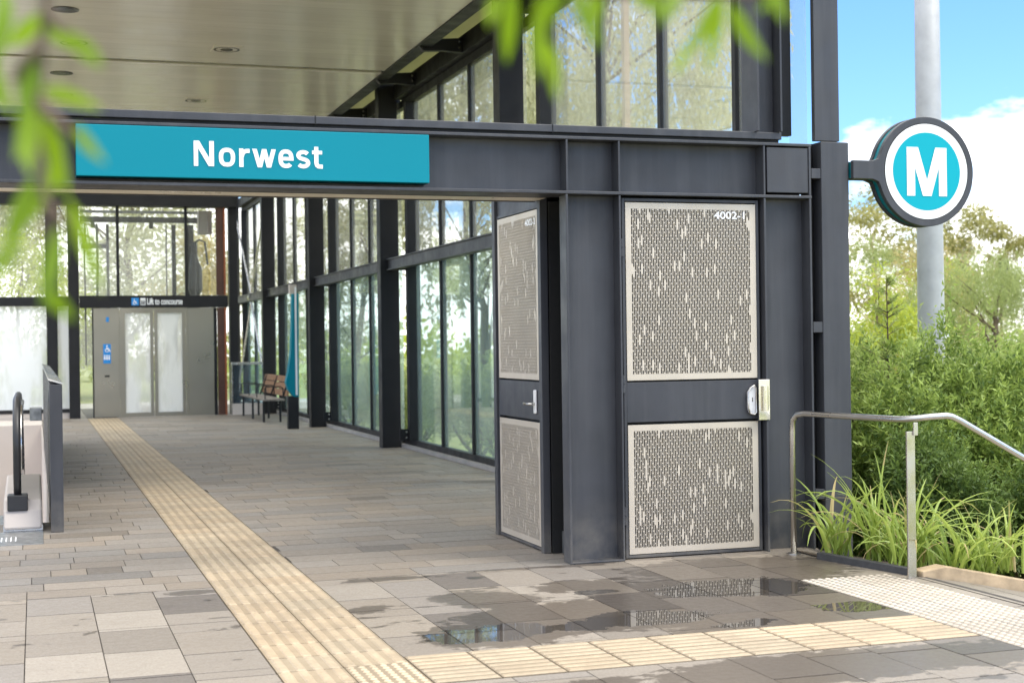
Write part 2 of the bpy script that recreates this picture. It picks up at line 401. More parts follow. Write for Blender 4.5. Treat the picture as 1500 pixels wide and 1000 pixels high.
while x < 4.4:
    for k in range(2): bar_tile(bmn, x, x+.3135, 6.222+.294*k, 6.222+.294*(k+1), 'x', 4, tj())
    x += .3135
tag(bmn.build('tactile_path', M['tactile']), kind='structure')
dm = MB(); y = 8.05
while y > 3.6:
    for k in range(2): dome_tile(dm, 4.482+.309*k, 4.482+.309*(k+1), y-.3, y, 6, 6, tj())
    y -= .3
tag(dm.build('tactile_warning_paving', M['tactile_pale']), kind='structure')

# ------------------------------------------------------------------ entrance beam and name sign
bt = thing('entrance_beam', (2.5, 9.3, 2.5), 'long dark grey steel beam spanning the entrance, carrying the teal name sign', 'beam')
rbox('top_flange', M['steel'], bt, (-6, 5.262, 9.20, 9.40, 2.853, 2.873), .003)
rbox('web', M['steel'], bt, (-6, 4.885, 9.325, 9.345, 2.507, 2.852))
rbox('bottom_flange', M['steel'], bt, (-6, 5.262, 9.20, 9.46, 2.486, 2.506), .003)
rbox('capping', M['steel'], bt, (-6, 5.06, 9.26, 9.50, 2.905, 2.955), .004)
rbox('capping_upstand', M['steel_dark'], bt, (-6, 5.05, 9.29, 9.49, 2.874, 2.904))
rbox('soffit', M['soffit'], bt, (-6, 3.39, 9.53, 9.80, 2.492, 2.51)); rbox('soffit_trim', M['steel_dark'], bt, (-6, 3.39, 9.462, 9.528, 2.488, 2.52)); rbox('soffit_trim', M['steel_dark'], bt, (-6, 3.39, 9.802, 9.84, 2.488, 2.60))
for x in (-1.4, 3.404, 3.782, 4.882): rbox('stiffener', M['steel'], bt, (x, x+.014, 9.203, 9.324, 2.507, 2.852), .002)
for x in (1.72, 3.33): rbox('capping_joint', M['steel_dark'], bt, (x, x+.006, 9.257, 9.503, 2.9, 2.958))
sg = thing('station_name_sign', (1.35, 9.19, 2.53), 'long teal sign panel with the white word Norwest, fixed to the dark entrance beam', 'sign')
rbox('panel', M['teal'], sg, (.25, 2.452, 9.185, 9.322, 2.535, 2.848), .004)
def ribbon(m, pts, w, y, ux, uz, x0, z0):
    pts = [np.array(p, float) for p in pts]; n = len(pts); vs = []
    for i in range(n):
        a = pts[i]-pts[max(i-1,0)]; b = pts[min(i+1,n-1)]-pts[i]
        if i == 0: a = b
        if i == n-1: b = a
        a /= np.linalg.norm(a); b /= np.linalg.norm(b); t = a+b; t /= np.linalg.norm(t)
        nn = np.array([-t[1], t[0]]); k = w/2/max(.5, float(np.dot(nn, [-a[1], a[0]])))
        for sgn in (1, -1):
            q = pts[i]+sgn*k*nn; vs.append((x0+q[0]*ux, y, z0+q[1]*uz))
    m.add(vs, [(2*i, 2*i+1, 2*i+3, 2*i+2) for i in range(n-1)])
def polyg(m, pts, y, ux, uz, x0, z0): m.add([(x0+p[0]*ux, y, z0+p[1]*uz) for p in pts], [tuple(range(len(pts)))])
def arc(cx, cy, rx, ry, a0, a1, n=14): return [(cx+rx*math.cos(R(a0+(a1-a0)*i/n)), cy+ry*math.sin(R(a0+(a1-a0)*i/n))) for i in range(n+1)]
def super_arc(cx, cy, rx, ry, a0, a1, n=28, e=.78):
    o = []
    for i in range(n+1):
        w = R(a0+(a1-a0)*i/n); c, s_ = math.cos(w), math.sin(w)
        o.append((cx+rx*math.copysign(abs(c)**e, c), cy+ry*math.copysign(abs(s_)**e, s_)))
    return o
lm = MB(); YS = 9.182
pA = on_y(284, 243, YS); pB = on_y(473, 247.5, YS); pT = on_y(284.5, 206, YS)
ux = (pB[0]-pA[0])/1180.; uz = (pT[2]-pA[2])/233.; X0 = pA[0]-152*ux; Z0 = pA[2]
def gl(k): return dict(y=YS-.0003*k, ux=ux, uz=uz, z0=Z0)
W = 39
def G(x): return X0+x*ux
polyg(lm, [(0,0),(W,0),(W,233),(0,233)], x0=G(152), **gl(0)); polyg(lm, [(139,0),(181,0),(181,233),(139,233)], x0=G(152), **gl(1))
polyg(lm, [(0,233),(49,233),(181,0),(132,0)], x0=G(152), **gl(2))
ribbon(lm, super_arc(75, 87, 54, 68, 0, 360, 40), W, x0=G(375), **gl(0))
polyg(lm, [(0,0),(W,0),(W,172),(0,172)], x0=G(560), **gl(0)); ribbon(lm, [(22,95),(30,122),(46,143),(66,150),(96,151)], 38, x0=G(560), **gl(1))
for k, (a, b) in enumerate((((0,172),(48,0)), ((88,172),(48,0)), ((88,172),(131,0)), ((175,172),(131,0)))):
    polyg(lm, [(b[0],0),(b[0]+40,0),(a[0]+41,172),(a[0],172)], x0=G(680), **gl(k))
ribbon(lm, super_arc(71, 87, 50, 68, -2, 318, 34), W, x0=G(918), **gl(0)); polyg(lm, [(30,70),(141,70),(141,104),(30,104)], x0=G(918), **gl(1))
ribbon(lm, arc(64,122,45,32,28,255,14)+arc(64,52,46,33,75,-150,14), 38, x0=G(1085), **gl(0))
ribbon(lm, [(40,207),(40,52),(46,32),(60,22),(100,20)], W, x0=G(1232), **gl(0)); polyg(lm, [(0,136),(95,136),(95,171),(0,171)], x0=G(1232), **gl(1))
lm.build('lettering', M['white'], sg)

def text_obj(name, s, mat, parent, x, y, z, width, height, face='-y', bold=.02, xoff=0):
    cu = D.curves.new(name, 'FONT'); cu.body = s; cu.size = 1; cu.offset = bold; cu.fill_mode = 'FRONT'
    o = D.objects.new(name, cu); COL.objects.link(o); dg = C.evaluated_depsgraph_get(); dg.update()
    me = D.meshes.new_from_object(o.evaluated_get(dg)); D.objects.remove(o); D.curves.remove(cu)
    co = np.array([v.co[:] for v in me.vertices]); mn, mx = co.min(0), co.max(0)
    u = (co[:,0]-mn[0])/(mx[0]-mn[0])*width; w = (co[:,1]-mn[1])/(mx[1]-mn[1])*height
    base = np.array(wloc(parent)) if parent else np.zeros(3)
    for v, a, b in zip(me.vertices, u, w):
        if face == '-y': v.co = (x+a-base[0], y-base[1], z+b-base[2])
        else: v.co = (x-base[0], y-a-base[1], z+b-base[2])
    me.name = name; me.materials.clear(); me.materials.append(mat)
    ob = D.objects.new(name, me); COL.objects.link(ob); ob.parent = parent; return ob

# ------------------------------------------------------------------ plant cupboard under the beam
kb = thing('equipment_cupboard', (4.3, 10.0, 0), 'dark grey steel cupboard room with two perforated doors under the beam end', 'cupboard')
def wallp(name, b, mat='steel', bev=.003): return rbox(name, M[mat], kb, b, bev)
wallp('corner_flange', (3.398, 3.414, 9.20, 9.33, .0, 2.484)); wallp('wall_panel', (3.415, 3.783, 9.312, 9.332, .002, 2.484), bev=0)
wallp('flange', (3.784, 3.798, 9.205, 9.33, .0, 2.484)); wallp('wall_panel', (4.90, 5.238, 9.312, 9.332, .002, 2.484), bev=0)
wallp('flange', (4.882, 4.898, 9.205, 9.33, .0, 2.484)); wallp('flange', (5.240, 5.256, 9.20, 9.33, .0, 2.484))
wallp('cover_plate', (4.912, 5.238, 9.208, 9.322, 2.524, 2.842), bev=.004); wallp('cover_edge', (5.240, 5.256, 9.20, 9.324, 2.507, 2.852))
wallp('foot_plate', (3.41, 3.79, 9.20, 9.31, .0005, .012))
wallp('wall_lining', (3.80, 4.88, 9.36, 9.38, 0, 2.484), 'black', 0)
wallp('side_wall', (5.20, 5.238, 9.334, 10.88, 0, 2.88)); wallp('back_wall', (3.46, 5.19, 10.86, 10.89, 0, 2.88))
wallp('roof', (3.44, 5.26, 9.41, 10.9, 2.885, 2.9)); wallp('recess_wall', (3.72, 3.74, 9.334, 9.738, 0, 2.484), 'black', 0)
wallp('recess_back', (3.46, 3.72, 9.72, 9.738, 0, 2.484), 'black', 0)
wallp('recess_sill', (3.52, 3.71, 9.5, 9.70, .003, .16), 'comb', .003)
wallp('post', (3.40, 3.455, 9.742, 9.805, 0, 2.62)); wallp('post', (3.40, 3.455, 10.815, 10.885, 0, 2.62))
wallp('side_header', (3.425, 3.45, 9.806, 10.814, 2.465, 2.62), bev=0); wallp('side_upper', (3.44, 3.46, 9.806, 10.885, 2.621, 2.88), bev=0)
wallp('side_top_rail', (3.395, 3.46, 9.742, 10.885, 2.625, 2.66))

def perforated(parent, m2d, x0, x1, z0, z1, seed):
    """sheet with real slots: u along the door, z up; m2d(u, d, z) maps to the world (d = depth into the sheet)"""
    r2 = random.Random(seed); m = MB(); mg = .042; T = .004
    def bx(u0, u1, a, b):
        vs = [m2d(u, d, z) for d in (0, T) for (u, z) in ((u0,a),(u1,a),(u1,b),(u0,b))]
        m.add(vs, [(0,1,2,3),(0,4,5,1),(1,5,6,2),(2,6,7,3),(3,7,4,0)])
    bx(x0, x0+mg, z0, z1); bx(x1-mg, x1, z0, z1); bx(x0+mg, x1-mg, z0, z0+mg); bx(x0+mg, x1-mg, z1-mg, z1)
    n = int(round((x1-x0-2*mg)/.0122)); pit = (x1-x0-2*mg)/n; P = .066; zz0, zz1 = z0+mg, z1-mg
    for k in range(n):
        u = x0+mg+k*pit; bx(u+pit*.68, u+pit, zz0, zz1)
        us0, us1 = u, u+pit*.68
        z = zz1 + ((k*2) % 3)*P/3 + .012
        while z > zz0:
            if r2.random() < .05: bx(us0, us1, max(zz0, z-P), min(z, zz1))
            else:
                b0 = z-P; bx(us0, us1, max(zz0, b0), min(zz1, max(zz0+.0005, b0+.0075))) if zz0 < b0+.0075 and b0 < zz1 else None
            z -= P
    return m.build('perforated_panel', M['alu'], parent)
def door(front):
    if front: m2d = lambda u, d, z: (u, 9.250+d, z); u0, u1 = 3.822, 4.862
    else: m2d = lambda u, d, z: (3.415+d, 10.81-u, z); u0, u1 = 0.0, 1.0
    def slab(name, a, b, z0, z1, d0, d1, mat, parent, bev=0):
        p = m2d(a, d0, z0); q = m2d(b, d1, z1)
        return rbox(name, M[mat], parent, (min(p[0],q[0]), max(p[0],q[0]), min(p[1],q[1]), max(p[1],q[1]), z0, z1), bev)
    w = u1-u0
    d = MB()
    fr = .022
    for (a, b, z0, z1) in ((u0, u0+fr, .008, 2.47), (u1-fr, u1, .008, 2.47), (u0+fr, u1-fr, 2.448, 2.47), (u0+fr, u1-fr, .008, .028), (u0+fr, u1-fr, .935, 1.208)):
        p = m2d(a, .002, z0); q = m2d(b, .05, z1)
        d.box(min(p[0],q[0]), max(p[0],q[0]), min(p[1],q[1]), max(p[1],q[1]), z0, z1)
    leaf = d.build('door', M['steel'], kb, .002)
    slab('backing', u0+fr, u1-fr, .03, 2.445, .052, .056, 'black', leaf)
    pu0, pu1 = u0+.026, u1-.026
    perforated(leaf, m2d, pu0, pu1, 1.222, 2.440, 3 if front else 5); perforated(leaf, m2d, pu0, pu1, .034, .917, 4 if front else 6)
    return leaf, slab, m2d, pu0, pu1
ld, slab, m2d, pu0, pu1 = door(True)
text_obj('number', '4002-1', M['white'], ld, 4.515, 9.2465, 2.335, .235, .052, bold=.015)
for z in (2.13, 1.20, .30):
    hb = MB(); hb.tube([(3.812,9.235,z-.06),(3.812,9.235,z-.003)], .012, 10); hb.tube([(3.812,9.235,z+.003),(3.812,9.235,z+.06)], .012, 10); hb.box(3.812,3.835,9.238,9.249,z-.055,z+.055)
    hb.build('hinge', M['steel'], ld)
gp = rbox('latch_guard', M['handle'], ld, (4.818, 4.905, 9.196, 9.202, .925, 1.21), .003)
MB().tube([(4.862,9.18,.99),(4.862,9.18,1.165)], .020, 16).build('pull_bar', M['handle'], ld, smooth=False)
hp = MB(); pts = [(4.755,z) for z in (1.00,1.13)]
poly = [(4.765,.975),(4.80,.965),(4.815,.98),(4.815,1.15),(4.80,1.17),(4.775,1.155),(4.752,1.12),(4.752,1.01)]
MB().prism(poly, 'y', 9.232, 9.249).build('escutcheon', M['plastic_white'], ld, .003)
MB().tube([(p[0]-.002, 9.222, p[1]) for p in poly+[poly[0]]], .0055, 8).build('handle', M['inox'], ld, smooth=True)
rbox('keyhole', M['black'], ld, (4.784, 4.789, 9.229, 9.2325, 1.055, 1.085))
ls, slab, m2d, pu0, pu1 = door(False)
text_obj('number', '4002-2', M['white'], ls, 3.4115, 10.81-.70, 2.335, .235, .05, face='-x', bold=.03)
rbox('escutcheon', M['plastic_white'], ls, (3.402, 3.416, 9.895, 9.945, .98, 1.15), .006)
MB().tube([(3.405,9.92,1.05),(3.372,9.92,1.05),(3.366,9.93,1.05),(3.366,10.05,1.05)], .010, 8).build('lever_handle', M['inox'], ls, smooth=True)

# ------------------------------------------------------------------ column right of the cupboard and round sign
sc_ = thing('side_column', (5.45, 9.3, -.3), 'free-standing dark grey steel column right of the cupboard, carrying the round sign', 'column')
rbox('post', M['steel'], sc_, (5.338, 5.556, 9.20, 9.32, -.3, 2.892), .004)
rbox('upper_post', M['steel'], sc_, (5.294, 5.492, 9.205, 9.25, 2.898, 5.3), .003)
for z0, z1 in ((2.63, 2.70), (1.535, 1.61), (.35, .42)): rbox('tie_plate', M['steel'], sc_, (5.262, 5.337, 9.205, 9.30, z0, z1), .002)
rbox('gap_lining', M['black'], sc_, (5.296, 5.556, 9.33, 9.36, -.3, 2.892))
rbox('edge_plate', M['steel'], sc_, (5.558, 5.568, 9.215, 9.30, 2.36, 2.892))
ms = thing('round_metro_sign', (5.57, 9.2, 2.69), 'round sign with white letter M on teal, on an arm from the column', 'sign')
cx, cz, Ro = 6.178, 2.693, .398
def case_outline(r, arm0, arm1, xl):
    a0 = math.degrees(math.asin(max(-1, min(1, (arm1+.05-cz)/r)))); a1 = math.degrees(math.asin((arm0-.05-cz)/r))
    pts = [(xl, arm0), (xl, arm1)]
    st = 180-a0; en = 180-a1-360
    pts.append((cx+(r+.075)*math.cos(R(st-2)), arm1)); pts.append((cx+(r+.02)*math.cos(R(st-1)), arm1+.018))
    n = 72
    for i in range(n+1):
        w = R(st+(en-st)*i/n); pts.append((cx+r*math.cos(w), cz+r*math.sin(w)))
    pts.append((cx+(r+.02)*math.cos(R(en+1)), arm0-.018)); pts.append((cx+(r+.075)*math.cos(R(en+2)), arm0))
    return pts
MB().prism(case_outline(Ro, 2.63, 2.762, 5.572), 'y', 9.155, 9.195).build('front_case', M['steel'], ms, .004)
MB().prism(case_outline(Ro-.012, 2.64, 2.752, 5.578), 'y', 9.196, 9.252).build('teal_edge', M['teal_dark'], ms)
MB().prism(case_outline(Ro, 2.63, 2.762, 5.572), 'y', 9.253, 9.29).build('rear_case', M['steel'], ms, .004)
MB().disc(cx, cz, .346, 9.1535, 72, .283).build('white_ring', M['white'], ms)
MB().disc(cx, cz, .3525, 9.1545, 72, .346).build('seal', M['black'], ms)
MB().disc(cx, cz, .283, 9.1530, 72).build('teal_face', M['teal_bright'], ms)
l, r_, b, t_ = 6.010, 6.346, 2.515, 2.868; st = .068; mx_ = (l+r_)/2; ym = 9.1505
mm = MB()
mm.add([(l,ym,b),(l+st,ym,b),(l+st,ym,t_),(l,ym,t_)], [(0,1,2,3)]); mm.add([(r_-st,ym,b),(r_,ym,b),(r_,ym,t_),(r_-st,ym,t_)], [(0,1,2,3)])
mm.add([(l+.022,ym-.0004,t_),(l+st+.028,ym-.0004,t_),(mx_+.036,ym-.0004,b),(mx_-.036,ym-.0004,b)], [(0,1,2,3)])
mm.add([(r_-st-.028,ym-.0008,t_),(r_-.022,ym-.0008,t_),(mx_+.036,ym-.0008,b),(mx_-.036,ym-.0008,b)], [(0,1,2,3)])
mm.build('letter', M['white'], ms)

# ------------------------------------------------------------------ side glass wall
gw = thing('side_glass_wall', (5.0, 20.5, 0), 'long glazed wall with dark columns running down the right side of the concourse', 'glass wall')
CY = [14.77, 20.47, 26.17, 31.87, 37.57]
for y in CY:
    c = MB(); c.box(4.72, 4.99, y, y+.02, 0, 5.3); c.box(4.72, 4.99, y+.20, y+.22, 0, 5.3); c.box(4.72, 4.735, y+.021, y+.199, 0, 5.3); c.box(4.84, 4.86, y+.021, y+.199, 0, 5.3)
    c.build('column', M['steel_dark'], gw, .002)
edges = [9.47] + CY
for b in ((4.85,4.866,9.22,9.46), (4.867,5.03,9.33,9.345), (5.031,5.046,9.22,9.46)): rbox('corner_column', M['steel'], gw, (*b, 2.957, 5.3), .002)
rbox('corner_jamb', M['steel_dark'], gw, (5.047, 5.215, 9.40, 9.46, 2.957, 5.3)); rbox('corner_pane', M['glass'], gw, (5.218, 5.36, 9.43, 9.438, 2.90, 5.3))
for y0, y1 in zip(edges, edges[1:]):
    a = y0+.23 if y0 > 11 else y0
    first = y0 < 11; lo = 10.95 if first else a-.2
    ab = 10.95 if first else a; bm_ = MB(); bm_.box(4.80, 4.94, ab, y1-.005, 2.688, 2.704); bm_.box(4.80, 4.94, ab, y1-.005, 2.54, 2.556); bm_.box(4.83, 4.845, ab, y1-.005, 2.557, 2.687)
    bm_.build('rail_beam', M['steel'], gw)
    rbox('eaves_beam', M['steel_dark'], gw, (4.95, 5.10, a, y1-.005, 4.99, 5.20))
    rbox('sill', M['concrete'], gw, (5.0, 5.26, lo, y1+.22, .0, .055)); rbox('bottom_frame', M['steel_dark'], gw, (5.05, 5.15, lo, y1+.1, .056, .13))
    rbox('head_frame', M['steel_dark'], gw, (5.06, 5.15, a-(0 if first else .2), y1+.1, 4.88, 4.985)); rbox('middle_frame', M['steel_dark'], gw, (5.06, 5.14, lo, y1+.1, 2.60, 2.68))
    ms_ = [y1-.43, y1-1.90, y1-3.32, y1-4.72]; cuts = [y1-.08] + ms_ + [a+.02]
    for k, q in enumerate(ms_):
        w = .12 if k == 0 else .055
        if k == 0:
            rbox('jamb', M['steel_dark'], gw, (4.98, 5.16, q-w, q, .131, 4.88))
            br = MB()
            for z in (.13, 2.52):
                br.box(4.86, 4.98, q-.04, q-.02, z, z+.16)
            br.build('cleat', M['steel_dark'], gw)
            for z in (.17, .25): MB().tube([(4.955,q-.046,z),(4.955,q-.034,z)], .014, 8).build('bolt', M['inox'], gw)
        else: rbox('mullion', M['steel_dark'], gw, (5.07, 5.15, q-w, q, .131 if q > 10.95 else 2.91, 4.88))
    for p, q in zip(cuts, cuts[1:]):
        if q > 10.9: rbox('pane', M['glass_teal'], gw, (5.10, 5.108, q, p-.06, .13, 2.60))
        rbox('pane', M['glass'], gw, (5.10, 5.108, q, p-.06, 2.68 if q > 10.9 else 2.91, 4.88))
rbox('timber_post', M['tan_post'], gw, (5.14, 5.19, 12.33, 12.40, 0, 5.3))
cb = MB()
for za, zb, zc in ((2.72, 4.85, 0), (2.52, .15, 0)):
    for ye in (32.15, 37.5): cb.tube([(4.88, 34.75, za), (4.88, ye, zb)], .022, 6)
cb.tube([(4.88,34.6,2.62),(4.88,34.9,2.62)], .09, 8)
cb.build('brace_rod', M['inox'], gw)
rbox('end_glazing', M['glass'], gw, (4.25, 5.1, 37.50, 37.51, 0, 4.9))

# ------------------------------------------------------------------ canopy
cp = thing('canopy', (1, 20, 5.05), 'flat beige panelled canopy ceiling with dark edge channel over the concourse', 'canopy')
for y0, y1 in ((14.0, 18.63), (18.79, 25.0)): rbox('ceiling_panel', M['ceiling'], cp, (-0.9, 4.38, y0, y1, 5.05, 5.12))
rbox('joint', M['black'], cp, (-0.9, 4.38, 18.632, 18.788, 5.075, 5.13))
rbox('edge_channel', M['steel_dark'], cp, (4.384, 4.56, 14.0, 33.0, 5.035, 5.24), .004)
rbox('soffit', M['pale_wall'], cp, (4.3, 5.6, 14.0, 25.1, 5.50, 5.55)); rbox('roof_sheet', M['steel'], cp, (-1.0, 5.7, 13.9, 25.1, 5.56, 5.66))
rbox('front_fascia', M['steel'], cp, (-1.0, 4.38, 13.9, 13.99, 5.05, 5.559)); rbox('side_fascia', M['steel'], cp, (-1.0, -.91, 14.0, 25.0, 5.05, 5.559)); rbox('rear_fascia', M['steel'], cp, (-.9, 4.38, 25.01, 25.1, 5.05, 5.559))  # unseen canopy edges, pulled in to let more daylight under
rbox('added_rooflight', M['glass'], cp, (-.9, 5.5, 25.11, 32.4, 5.40, 5.41))  # unseen glazed opening with rafters, added to light the rear concourse
for k in range(4): rbox('added_rafter', M['steel'], cp, (-.9, 5.5, 26.5+1.8*k, 26.6+1.8*k, 5.25, 5.39))
for y in (16.9, 19.2, 22.3, 24.9, 28.0):
    k = MB(); k.prism([(4.40,5.05),(4.46,4.985),(4.70,5.0),(4.95,4.985),(4.95,5.16),(4.70,5.14),(4.47,5.12)], 'y', y, y+.10)
    k.build('bracket', M['steel_dark'], cp, .004)
    for z in (5.04, 5.11): MB().tube([(4.90,y-.01,z),(4.90,y,z)], .014, 8).build('bolt', M['inox'], cp)
dl = None
for x, y in ((.345,16.04),(.372,19.77),(.36,23.5)):
    k = MB().tube([(x,y,5.043),(x,y,5.0495)], .145, 28); k.build('round_downlight', M['lens'], cp)
for x, y in ((2.232,17.7),(2.262,21.51),(.476,17.74),(.40,21.42)):
    s = MB().box(x-.17, x+.17, y-.19, y+.19, 5.040, 5.0495).build('square_downlight', M['ceiling'], cp, .003)
    k = MB()
    n = 28
    for ri, ro in ((.13, .155), ): k.add([(x+q*math.cos(2*math.pi*i/n), y+q*math.sin(2*math.pi*i/n), 5.0385) for q in (ro, ri) for i in range(n)], [(i, (i+1)%n, n+(i+1)%n, n+i) for i in range(n)])
    k.build('trim_ring', M['lens'], s); MB().tube([(x,y,5.036),(x,y,5.0395)], .075, 20).build('lens', M['lens'], s)

# ------------------------------------------------------------------ rear glazing, lift
rw = thing('rear_glass_wall', (-2, 32.2, 0), 'glazed rear wall with frosted lower panes left of the lift', 'glass wall')
for a, b in ((.24, .46), (.68, .90), (-2.6, -2.38), (-5.0, -4.78)): rbox('column', M['steel_dark'], rw, (a, b, 32.1, 32.35, -.2, 4.5), .003)
for a, b in ((.462, .678), (-2.378, .238), (-4.778, -2.602)):
    rbox('rail_beam', M['steel_dark'], rw, (a, b, 32.15, 32.3, 2.37, 2.565)); rbox('sill', M['steel_dark'], rw, (a, b, 32.15, 32.3, .13, .21))
    rbox('frosted_pane', M['frost'], rw, (a, b, 32.2, 32.2, .21, 2.37), sheet=True); rbox('pane', M['glass'], rw, (a, b, 32.2, 32.21, 2.565, 4.48))
    rbox('plinth', M['pale_wall'], rw, (a, b, 32.16, 32.29, -.3, .129))
rbox('header', M['steel_dark'], rw, (-6, 4.22, 32.0, 32.4, 4.49, 5.04))
rbox('corner_column', M['steel_dark'], rw, (4.04, 4.22, 32.1, 32.35, 0, 4.489), .003)
lf = thing('lift', (2.4, 32.2, 0), 'stainless steel lift entrance with white glazed double doors in a glass shaft', 'lift')
rbox('sign_band', M['steel_dark'], lf, (.905, 4.0, 32.05, 32.2, 2.325, 2.585), .003)
def lt(name, mat, *b, bev=0): return rbox(name, M[mat], lf, b, bev)
lt('side_panel', 'inox_panel', 1.18, 1.712, 32.10, 32.16, .01, 2.32, bev=.004); lt('side_panel', 'inox_panel', 3.14, 3.69, 32.10, 32.16, .01, 2.32, bev=.004)
for k, (a, b) in enumerate(((1.76, 2.42), (2.432, 3.09))):
    d = MB(); d.box(a, a+.07, 32.13, 32.17, .01, 2.30); d.box(b-.07, b, 32.13, 32.17, .01, 2.30); d.box(a+.07, b-.07, 32.13, 32.17, .01, .09); d.box(a+.07, b-.07, 32.13, 32.17, 2.21, 2.30)
    d = d.build('door', M['inox_panel'], lf); rbox('glass_panel', M['frost_door'], d, (a+.07, b-.07, 32.15, 32.15, .09, 2.21), sheet=True)
lt('door_head', 'inox_panel', 1.716, 3.136, 32.09, 32.128, 2.27, 2.32); lt('door_jamb', 'inox_panel', 1.716, 1.758, 32.09, 32.128, .01, 2.269); lt('door_jamb', 'inox_panel', 3.093, 3.136, 32.09, 32.128, .01, 2.269)
lt('side_light', 'glass', .91, 1.16, 32.14, 32.15, .0, 2.32); lt('frame', 'steel_dark', 1.155, 1.178, 32.08, 32.17, 0, 2.32); lt('frame', 'steel_dark', 3.692, 3.76, 32.10, 32.16, 0, 2.32)
lt('cladding', 'rust', 3.77, 3.915, 32.06, 32.14, 0, 2.32); lt('cladding', 'rust', 3.76, 3.915, 32.06, 32.14, 2.59, 4.48); lt('cladding_edge', 'rust_edge', 3.917, 3.955, 32.04, 32.14, 0, 2.32); lt('cladding_edge', 'rust_edge', 3.917, 3.955, 32.04, 32.14, 2.59, 4.48)
for x in (1.70, 3.127): lt('mullion', 'steel_dark', x-.03, x+.03, 32.12, 32.2, 2.586, 4.489)
for a, b in ((.905, 1.668), (1.732, 3.095), (3.16, 3.6)): lt('shaft_glass', 'glass', a, b, 32.15, 32.16, 2.586, 4.489)
lt('rear_glass', 'glass', .95, 3.6, 34.2, 34.21, 0, 4.48)
lt('hoist_beam', 'steel_dark', .95, 3.6, 33.0, 33.15, 4.22, 4.34)
lt('hoist_beam', 'comb', .95, 3.6, 32.8, 32.9, 4.40, 4.46)
for x, w in ((1.30, .05), (1.52, .06), (1.05, .03), (2.93, .09), (2.80, .025), (3.25, .16)): lt('guide_rail', 'steel_dark', x, x+w, 33.3, 33.4, 1.1, 4.2)
for x in (1.18, 2.42): lt('sheave', 'steel_dark', x, x+.09, 32.95, 33.0, 4.08, 4.22)
lt('car_bracket', 'steel_dark', 1.0, 1.55, 33.25, 33.3, 3.66, 3.76)
MB().tube([(3.40,33.0,2.62),(3.40,33.0,2.75),(3.41,33.0,3.2),(3.38,33.0,3.45),(3.40,33.0,3.8)], [.10,.16,.15,.08,.05], 12).build('counterweight', M['rubber'], lf)
lt('motor_box', 'pale_wall', 3.45, 3.74, 32.6, 32.9, 3.95, 4.46)
MB().tube([(3.3,33,3.72),(3.5,33,3.85),(3.62,33,3.80),(3.68,33,3.3)], .025, 6).build('cable', M['rubber'], lf)
cpn = lt('call_plate', 'sign_blue', 1.375, 1.53, 32.09, 32.098, 1.15, 1.56, bev=.002)
def wheelchair(m, x, y, z, s):
    m.disc(x+.38*s, z+.34*s, .30*s, y, 20, .20*s)
    m.disc(x+.36*s, z+1.0*s, .10*s, y-.0004, 12)
    for k, p in enumerate(([(.34,.86),(.40,.50),(.70,.48),(.86,.12)], [(.36,.70),(.66,.66)])): ribbon(m, p, .10, y-.0008-.0004*k, s, s, x, z)
wm = MB(); wheelchair(wm, 1.40, 32.086, 1.38, .14); wm.build('pictogram', M['white'], cpn)
pm = MB()
for k in range(3): pm.disc(1.405+.045*k, 1.315, .014, 32.087, 10); pm.add([(1.39+.045*k,32.0868,1.23),(1.42+.045*k,32.0868,1.23),(1.42+.045*k,32.0868,1.295),(1.39+.045*k,32.0868,1.295)], [(0,1,2,3)])
pm.build('pictogram', M['white'], cpn)
lt('indicator', 'sign_blue', 1.44, 1.50, 32.09, 32.098, 2.03, 2.13); lt('call_button', 'black', 1.40, 1.50, 32.09, 32.098, .86, .90)
sb = [o for o in lf.children if o.name.startswith('sign_band')][0]
q = MB().box(1.965, 2.12, 32.042, 32.048, 2.375, 2.535).build('pictogram_plate', M['sign_blue'], sb)
wm = MB(); wheelchair(wm, 1.985, 32.038, 2.39, .11); wm.build('pictogram', M['white'], sb)
lm2 = MB().box(2.15, 2.255, 32.042, 32.048, 2.38, 2.53).build('pictogram_plate', M['white'], sb)
pm = MB()
for k in range(3): pm.disc(2.172+.03*k, 2.475, .010, 32.039, 8); pm.add([(2.162+.03*k,32.0388,2.395),(2.182+.03*k,32.0388,2.395),(2.182+.03*k,32.0388,2.462),(2.162+.03*k,32.0388,2.462)], [(0,1,2,3)])
pm.build('pictogram', M['black'], sb)
text_obj('lettering', 'Lift to concourse', M['white'], sb, 2.29, 32.045, 2.39, .74, .14, bold=.022)
gb = thing('glass_balustrade', (4.4, 31.9, 0), 'low blue-tinted glass balustrade with steel rail beside the lift', 'balustrade')
rbox('pane', M['glass_blue'], gb, (4.07, 4.72, 31.95, 31.96, .24, 1.07)); rbox('rail', M['inox'], gb, (4.03, 4.74, 31.92, 31.99, 1.075, 1.13), .004)
rbox('upstand', M['pale_wall'], gb, (4.05, 4.73, 31.9, 32.0, 0, .235)); rbox('post', M['inox'], gb, (4.03, 4.065, 31.93, 31.98, 0, 1.07)); rbox('post', M['inox'], gb, (4.725, 4.76, 31.93, 31.98, 0, 1.07))

